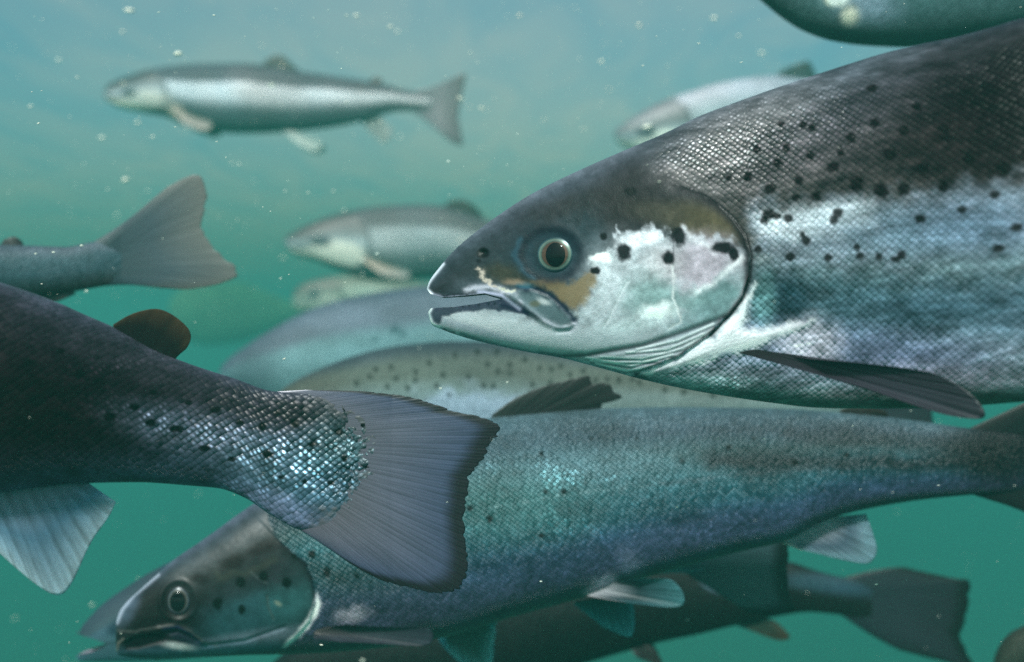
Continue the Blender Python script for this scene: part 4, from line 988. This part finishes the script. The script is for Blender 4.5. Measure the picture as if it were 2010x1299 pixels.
# G: middle fish facing left
G = Fish('salmon', 'soft-focus grey salmon facing left just beyond the large fish\'s snout, dark back fin raised',
    [(557, 3.1), (1200, 3.15)],
    [(557, 474), (562, 465), (573, 457), (606, 440), (649, 424), (693, 413), (759, 404), (825, 402), (868, 404), (912, 416), (945, 428), (1020, 445), (1100, 465), (1180, 482)],
    [(557, 476), (564, 487), (579, 500), (617, 511), (671, 533), (726, 550), (759, 553), (814, 549), (900, 543), (1000, 528), (1100, 514), (1180, 510)],
    [(557, 0), (562, 6), (590, 18), (650, 30), (740, 40), (850, 40), (1000, 26), (1120, 10), (1180, 3)],
    generic(back=(88, 96, 106), stripe=(144, 160, 170), flank=(96, 116, 124), belly=(96, 116, 118), stripe_v=.42, hd=.27, cheek=(194, 200, 196)), SK_D, cols=160, rows=60, boxy=.9)
simple_eye(G, 622, 466, 7)
G.fin('dorsal_fin', [(868, 408), (905, 418), (945, 430)], [(879, 396), (898, 392), (915, 394), (932, 405), (950, 424)], ((50, 64, 66), (44, 58, 62), (50, 64, 66)), th=4)
G.fin('pectoral_fin', [(713, 506), (716, 516)], [(760, 512), (800, 532), (806, 540), (790, 546), (750, 540)], ((190, 180, 172), (150, 150, 146), (130, 146, 150)), yb=37, yo=52, th=4, mirror=True)
G.fin('tail_fin', [(1170, 483), (1178, 496), (1170, 509)], [(1250, 450), (1242, 500), (1250, 545)], DK, th=4)
# H: pale faint fish
H = Fish('salmon', 'faint pale green salmon, nearly lost in the haze under the grey one facing left',
    [(573, 4.6), (1100, 4.65)],
    [(573, 590), (576, 575), (588, 560), (617, 549), (671, 541), (720, 541), (780, 548), (900, 560), (1000, 570), (1080, 575)],
    [(573, 595), (580, 606), (600, 611), (640, 612), (700, 618), (800, 620), (900, 612), (1000, 600), (1080, 596)],
    [(573, 0), (578, 6), (610, 16), (680, 22), (800, 24), (950, 14), (1080, 3)],
    generic(back=(112, 122, 116), stripe=(136, 154, 150), flank=(124, 144, 142), belly=(120, 140, 136), stripe_v=.35, hd=.2, cheek=(160, 172, 170)), SK_D, cols=110, rows=40)
simple_eye(H, 617, 566, 7)
H.fin('tail_fin', [(1070, 576), (1075, 586), (1070, 595)], [(1130, 556), (1124, 586), (1130, 615)], DK, th=3)

# I: whole fish upper left
def exI(p):
    p.ell(300, 195, 36, 17, (206, 206, 204), .8, .7, 10); p.ell(345, 218, 14, 11, (228, 220, 208), .9, .6)
    p.ell(252, 206, 34, 8, (230, 228, 220), .8, .7, 12)
I = Fish('salmon', 'whole pale salmon side-on at the upper left, bright stripe along its side',
    [(203, 3.1), (860, 3.15)],
    [(203, 184), (207, 174), (218, 163), (256, 148), (293, 137), (350, 129), (407, 125), (482, 125), (520, 129), (581, 139), (672, 152), (747, 164), (804, 178), (845, 184)],
    [(203, 186), (210, 196), (229, 209), (275, 220), (324, 229), (361, 245), (407, 257), (482, 262), (558, 259), (634, 252), (709, 238), (747, 226), (785, 218), (845, 217)],
    [(203, 0), (208, 7), (240, 20), (300, 32), (400, 40), (520, 42), (640, 32), (740, 18), (845, 3)],
    generic(back=(90, 100, 116), stripe=(180, 194, 208), flank=(98, 116, 128), belly=(92, 114, 120), stripe_v=.38, hd=.19, cheek=(196, 200, 202), extra=exI, silver=.3), SK_D, cols=200, rows=70, gain=.8)
simple_eye(I, 259, 180, 7)
I.fin('dorsal_fin', [(512, 131), (548, 136), (585, 142)], [(524, 116), (540, 108), (556, 110), (574, 126), (588, 138)], ((84, 100, 108), (76, 92, 102), (84, 100, 108)), th=4)
I.fin('tail_fin', [(810, 180), (815, 200), (810, 219)], [(850, 172), (885, 158), (913, 143), (910, 170), (904, 200), (900, 230), (905, 260), (907, 285), (880, 274), (852, 245)], ((104, 124, 140), (138, 146, 160), (104, 110, 122)), th=5, mat=M_FIN_FINE, nu=60, nv=30)
I.fin('pelvic_fin', [(555, 257), (575, 257)], [(588, 285), (614, 296), (630, 290), (627, 276), (600, 266)], ((160, 186, 192), (180, 204, 208), (180, 204, 208)), yb=20, yo=28, th=4, mirror=True)
I.fin('anal_fin', [(709, 238), (745, 228)], [(728, 262), (752, 278), (768, 270), (770, 250)], ((130, 150, 156), (150, 172, 178), (160, 180, 186)), th=3)
I.fin('pectoral_fin', [(336, 208), (338, 220)], [(380, 222), (412, 238), (416, 250), (398, 256), (362, 244)], ((190, 182, 174), (150, 150, 150), (150, 150, 150)), yb=34, yo=46, th=4, mirror=True)
I.fin('adipose_fin', [(722, 160), (740, 164)], [(735, 152), (748, 154), (750, 162)], DK, th=3, nu=16, nv=8, mat=M_FIN_SOFT)

# J: tail entering at left, middle distance
J = Fish('salmon', 'blurred salmon at the left edge, grey tail fin raised above the dark salmon',
    [(-900, 1.02), (240, 1.1)],
    [(-900, 560), (-880, 530), (-750, 460), (-500, 420), (-250, 450), (-60, 478), (65, 482), (129, 484), (194, 474), (240, 480)],
    [(-900, 565), (-870, 600), (-750, 660), (-500, 690), (-250, 650), (-60, 600), (60, 586), (129, 575), (200, 562), (240, 556)],
    [(-900, 0), (-870, 24), (-750, 60), (-500, 80), (-250, 66), (0, 38), (150, 18), (240, 6)],
    generic(back=(88, 98, 112), stripe=(66, 92, 104), flank=(54, 64, 70), belly=(54, 50, 54), stripe_v=.4, sw=.3, head=False, silver=.3, back_w=.1), SK_D, cols=200, rows=80)
J.fin('tail_fin', [(185, 474), (200, 515), (195, 562)], [(243, 439), (291, 400), (323, 371), (355, 352), (382, 341), (396, 348), (404, 372), (407, 397), (397, 430), (403, 462), (430, 494), (462, 522), (469, 541), (446, 553), (410, 562), (372, 568), (323, 566), (275, 560), (236, 559)],
    ((50, 72, 84), (80, 90, 102), (124, 116, 114)), th=14, mat=M_FIN_FINE, nu=150, nv=60, jag=.03)
J.fin('adipose_fin', [(0, 484), (46, 484)], [(8, 470), (28, 464), (44, 474)], ((66, 56, 60), (60, 52, 60), (70, 62, 66)), th=6, mat=M_FIN_SOFT, nu=30, nv=12)
J.fin('anal_fin', [(50, 585), (90, 580), (140, 570)], [(80, 596), (112, 592), (150, 576)], ((66, 60, 66), (66, 60, 66), (72, 66, 70)), th=5, nu=30, nv=12)

# K: behind the big fish's back
K = Fish('salmon', 'pale grey salmon facing left behind the large fish\'s back, small dark back fin showing',
    [(1204, 2.7), (1950, 2.75)],
    [(1204, 264), (1208, 256), (1220, 246), (1255, 222), (1304, 197), (1354, 180), (1416, 162), (1479, 152), (1516, 149), (1553, 154), (1603, 160), (1700, 176), (1800, 198), (1900, 216)],
    [(1204, 266), (1212, 278), (1235, 294), (1300, 316), (1400, 330), (1500, 330), (1600, 318), (1700, 290), (1800, 262), (1900, 248)],
    [(1204, 0), (1210, 8), (1250, 24), (1350, 40), (1500, 46), (1650, 36), (1800, 16), (1900, 4)],
    generic(back=(150, 160, 176), stripe=(130, 150, 162), flank=(136, 158, 166), belly=(130, 150, 156), stripe_v=.4, hd=.22, cheek=(186, 200, 198), silver=.35, back_w=.12), SK_D, cols=180, rows=60)
simple_eye(K, 1276, 252, 9)
K.fin('dorsal_fin', [(1518, 151), (1560, 157), (1600, 162)], [(1535, 138), (1560, 127), (1585, 120), (1594, 130), (1604, 152)], ((80, 100, 108), (60, 80, 84), (60, 80, 84)), th=4)
K.fin('tail_fin', [(1890, 218), (1895, 232), (1890, 246)], [(1970, 180), (1960, 235), (1975, 290)], DK, th=4)

# L: belly of a fish crossing the top right corner
def exL(p):
    p.ell(1700, 10, 60, 34, (124, 134, 150), .8, .8, 10); p.ell(1645, -6, 22, 14, (250, 235, 215), 1, .5, -20); p.ell(1668, 30, 16, 18, (200, 186, 170), .8, .7, 20)
L = Fish('salmon', 'dusky teal salmon crossing the top right corner, only its rounded belly in view',
    [(1430, 1.15), (2600, 1.15)],
    [(1430, -75), (1440, -100), (1500, -170), (1650, -240), (1850, -270), (2050, -255), (2250, -190), (2450, -120), (2560, -100)],
    [(1430, -68), (1445, -48), (1470, -22), (1500, 4), (1540, 36), (1580, 60), (1640, 80), (1700, 88), (1800, 92), (1900, 82), (2010, 60), (2150, 20), (2300, -20), (2450, -50), (2560, -52)],
    [(1430, 0), (1440, 22), (1500, 50), (1650, 80), (1850, 92), (2050, 84), (2300, 40), (2560, 6)],
    generic(back=(76, 92, 100), stripe=(90, 112, 118), flank=(76, 98, 102), belly=(60, 78, 78), stripe_v=.35, head=False, extra=exL, silver=.3), SK_D, cols=200, rows=80, gain=1.9)
L.fin('tail_fin', [(2545, -98), (2552, -76), (2545, -54)], [(2680, -150), (2660, -76), (2680, 0)], DK, th=6)

# M: dark brown fish under the long one
def exM(p):
    p.ell(1640, 1150, 90, 16, (66, 96, 116), .8, .8, 8); p.ell(1590, 1140, 60, 14, (66, 92, 106), .7, .8)
    p.ell(1400, 1150, 24, 10, (104, 130, 150), .9, .7, 24)
M = Fish('salmon', 'dark brown salmon underneath the long silver one, its blackish tail fin at lower right',
    [(530, 1.38), (1700, 1.4)],
    [(530, 1312), (540, 1296), (600, 1262), (700, 1216), (900, 1140), (1100, 1090), (1300, 1076), (1450, 1086), (1555, 1104), (1603, 1120), (1663, 1134), (1710, 1138)],
    [(530, 1316), (545, 1330), (650, 1368), (850, 1385), (1000, 1352), (1150, 1300), (1240, 1274), (1301, 1258), (1361, 1246), (1442, 1227), (1543, 1206), (1583, 1201), (1643, 1206), (1710, 1226)],
    [(530, 0), (545, 18), (620, 44), (800, 72), (1100, 74), (1350, 46), (1550, 22), (1710, 6)],
    generic(back=(46, 46, 50), stripe=(42, 40, 42), flank=(36, 34, 34), belly=(46, 40, 34), head=False, silver=.1, extra=exM), SK_D, cols=240, rows=80)
M.fin('tail_fin', [(1655, 1134), (1670, 1175), (1655, 1210)], [(1704, 1121), (1764, 1113), (1804, 1120), (1845, 1129), (1880, 1136), (1902, 1139), (1905, 1161), (1901, 1189), (1893, 1226), (1885, 1246), (1897, 1274), (1908, 1299), (1916, 1320), (1870, 1303), (1825, 1292), (1764, 1275), (1704, 1243)],
    ((50, 54, 66), (54, 56, 68), (50, 48, 56)), th=12, mat=M_FIN_FINE, nu=150, nv=60, edge=.1, edgecol=(30, 18, 20), jag=.02, lead=((34, 28, 38), .06, 0))
M.fin('anal_fin', [(1440, 1225), (1500, 1212)], [(1480, 1240), (1525, 1256), (1550, 1252), (1540, 1236), (1520, 1218)], ((60, 72, 62), (70, 78, 66), (90, 66, 46)), th=4)
M.fin('pelvic_fin', [(1235, 1270), (1270, 1264)], [(1250, 1290), (1290, 1306), (1300, 1300), (1290, 1280)], ((52, 42, 40), (46, 32, 34), (46, 32, 34)), yb=24, yo=34, th=4, mirror=True)

# O: corner fish
O = Fish('salmon', 'brown blurred snout poking in at the lower right corner of the frame',
    [(1950, 1.25), (2900, 1.25)],
    [(1950, 1320), (1953, 1298), (1968, 1262), (1985, 1243), (2015, 1228), (2100, 1200), (2300, 1180), (2500, 1210), (2750, 1270), (2850, 1280)],
    [(1951, 1330), (1965, 1350), (2020, 1380), (2200, 1430), (2500, 1400), (2750, 1340), (2850, 1335)],
    [(1950, 0), (1956, 18), (1990, 34), (2100, 60), (2400, 74), (2700, 34), (2850, 5)],
    generic(back=(74, 74, 64), stripe=(80, 80, 70), flank=(80, 84, 74), belly=(90, 90, 80), head=False, silver=.1), SK_D, cols=120, rows=60)
O.fin('tail_fin', [(2835, 1282), (2842, 1308), (2835, 1334)], [(2960, 1230), (2950, 1308), (2960, 1390)], DK, th=6)
simple_eye(O, 2040, 1275, 12)

# P: dim yellowish fish head-on deep in the water
Pf = Fish('salmon', 'dim yellow-green salmon far back in the haze beyond the dark salmon with the rounded fin',
    [(330, 9.5), (640, 10.0)],
    [(330, 612), (335, 590), (360, 565), (410, 548), (470, 552), (530, 575), (590, 598), (620, 604)],
    [(330, 616), (338, 640), (365, 665), (410, 678), (470, 672), (530, 650), (590, 626), (620, 620)],
    [(330, 0), (336, 12), (370, 28), (430, 36), (520, 24), (620, 3)],
    generic(back=(96, 130, 100), stripe=(100, 134, 106), flank=(100, 132, 104), belly=(96, 130, 100), head=False, silver=0), SK_D, cols=90, rows=40)
Pf.fin('tail_fin', [(612, 605), (616, 612), (612, 620)], [(650, 592), (646, 612), (650, 634)], DK, th=3)

# ------------------------------------------------------------------ drifting specks in the water
def specks():
    rs = np.random.RandomState(4)
    ph = (1 + 5 ** .5) / 2
    ico = np.array([(-1, ph, 0), (1, ph, 0), (-1, -ph, 0), (1, -ph, 0), (0, -1, ph), (0, 1, ph), (0, -1, -ph), (0, 1, -ph), (ph, 0, -1), (ph, 0, 1), (-ph, 0, -1), (-ph, 0, 1)]) / 1.9
    fc = np.array([(0, 11, 5), (0, 5, 1), (0, 1, 7), (0, 7, 10), (0, 10, 11), (1, 5, 9), (5, 11, 4), (11, 10, 2), (10, 7, 6), (7, 1, 8), (3, 9, 4), (3, 4, 2), (3, 2, 6), (3, 6, 8), (3, 8, 9), (4, 9, 5), (2, 4, 11), (6, 2, 10), (8, 6, 7), (9, 8, 1)])
    VV, FF = [], []
    def add(p, r, el, tilt):
        v = ico * (1 + .35 * (rs.rand(12, 1) - .5)) * r * np.array([el, 1, 1 / el ** .3])
        c, s_ = math.cos(tilt), math.sin(tilt)
        v = np.stack([v[:, 0] * c - v[:, 2] * s_, v[:, 1], v[:, 0] * s_ + v[:, 2] * c], -1)
        FF.append(fc + 12 * len(VV)); VV.append(v + p)
    named = [(350, 105, 15, 1.15), (240, 62, 8, 1.5), (152, 152, 6, 1.2), (60, 208, 8, 1.3), (680, 201, 6, 1.15), (880, 317, 7, .95), (245, 353, 14, 1.6), (945, 212, 9, 1.5), (766, 52, 9, 1.4), (115, 118, 10, 1.7),
             (558, 704, 6, .8), (533, 168, 12, 1.5), (740, 498, 7, 1.0), (712, 512, 9, 1.4), (170, 571, 7, .95), (105, 495, 7, .85), (70, 498, 5, .85), (160, 482, 7, .85), (865, 762, 6, .85), (996, 750, 5, .85), (1500, 861, 4, .7),
             (1304, 845, 3, .8), (1062, 1141, 5, .75), (1720, 1147, 6, .8), (700, 30, 10, 1.5), (1020, 30, 9, 1.7), (1180, 120, 10, 1.6), (1450, 70, 7, 1.4), (1255, 50, 9, 1.8), (270, 240, 10, 1.8), (300, 268, 8, 1.4), (200, 270, 12, 1.8),
             (560, 375, 5, 1.2), (605, 378, 6, 1.1), (470, 322, 6, 1.3), (655, 375, 6, 1.3), (1410, 860, 3, .8), (1330, 995, 5, .82), (680, 30, 6, 1.1), (1000, 560, 4, 1.1)]
    for X, Y, r, d in named:
        add(W3(np.array(X * 1.), np.array(Y * 1.), np.array(d)), r / F * d * .34, 1.7, .12 + .25 * rs.randn() * .5)
    for i in range(5200):
        big = rs.rand() < .1
        d = 1.3 + 2.4 * rs.rand() if big else .55 + 2.9 * rs.rand() ** .7
        X = rs.uniform(-500, 2500); Y = rs.uniform(-200, 1499) if rs.rand() < .45 else rs.uniform(-200, 600)
        add(W3(np.array(X), np.array(Y), np.array(d)), ((.0007 + .0022 * rs.rand() ** 3) if big else (.0002 + .0004 * rs.rand() ** 3) * (.4 + .45 * d)), 1 + 1.8 * rs.rand(), .15 + .3 * rs.randn() * .5)
    m, t = nodes('pale_specks')
    pb = nn(t, 'ShaderNodeBsdfPrincipled'); pb.inputs['Base Color'].default_value = (.8, .72, .55, 1); pb.inputs['Roughness'].default_value = .6
    no = nn(t, 'ShaderNodeTexNoise'); no.inputs['Scale'].default_value = 30
    cr = nn(t, 'ShaderNodeValToRGB'); t.links.new(no.outputs[0], cr.inputs[0]); cr.color_ramp.elements[0].color = (.55, .5, .4, 1); cr.color_ramp.elements[1].color = (.85, .86, .82, 1)
    t.links.new(cr.outputs[0], pb.inputs['Base Color'])
    ou = nn(t, 'ShaderNodeOutputMaterial'); t.links.new(pb.outputs[0], ou.inputs[0])
    o = make_obj('floating_specks', np.concatenate(VV), np.concatenate(FF), m)
    tag(o, 'pale specks of plankton and debris drifting in the water', 'plankton', kind='stuff')
specks()
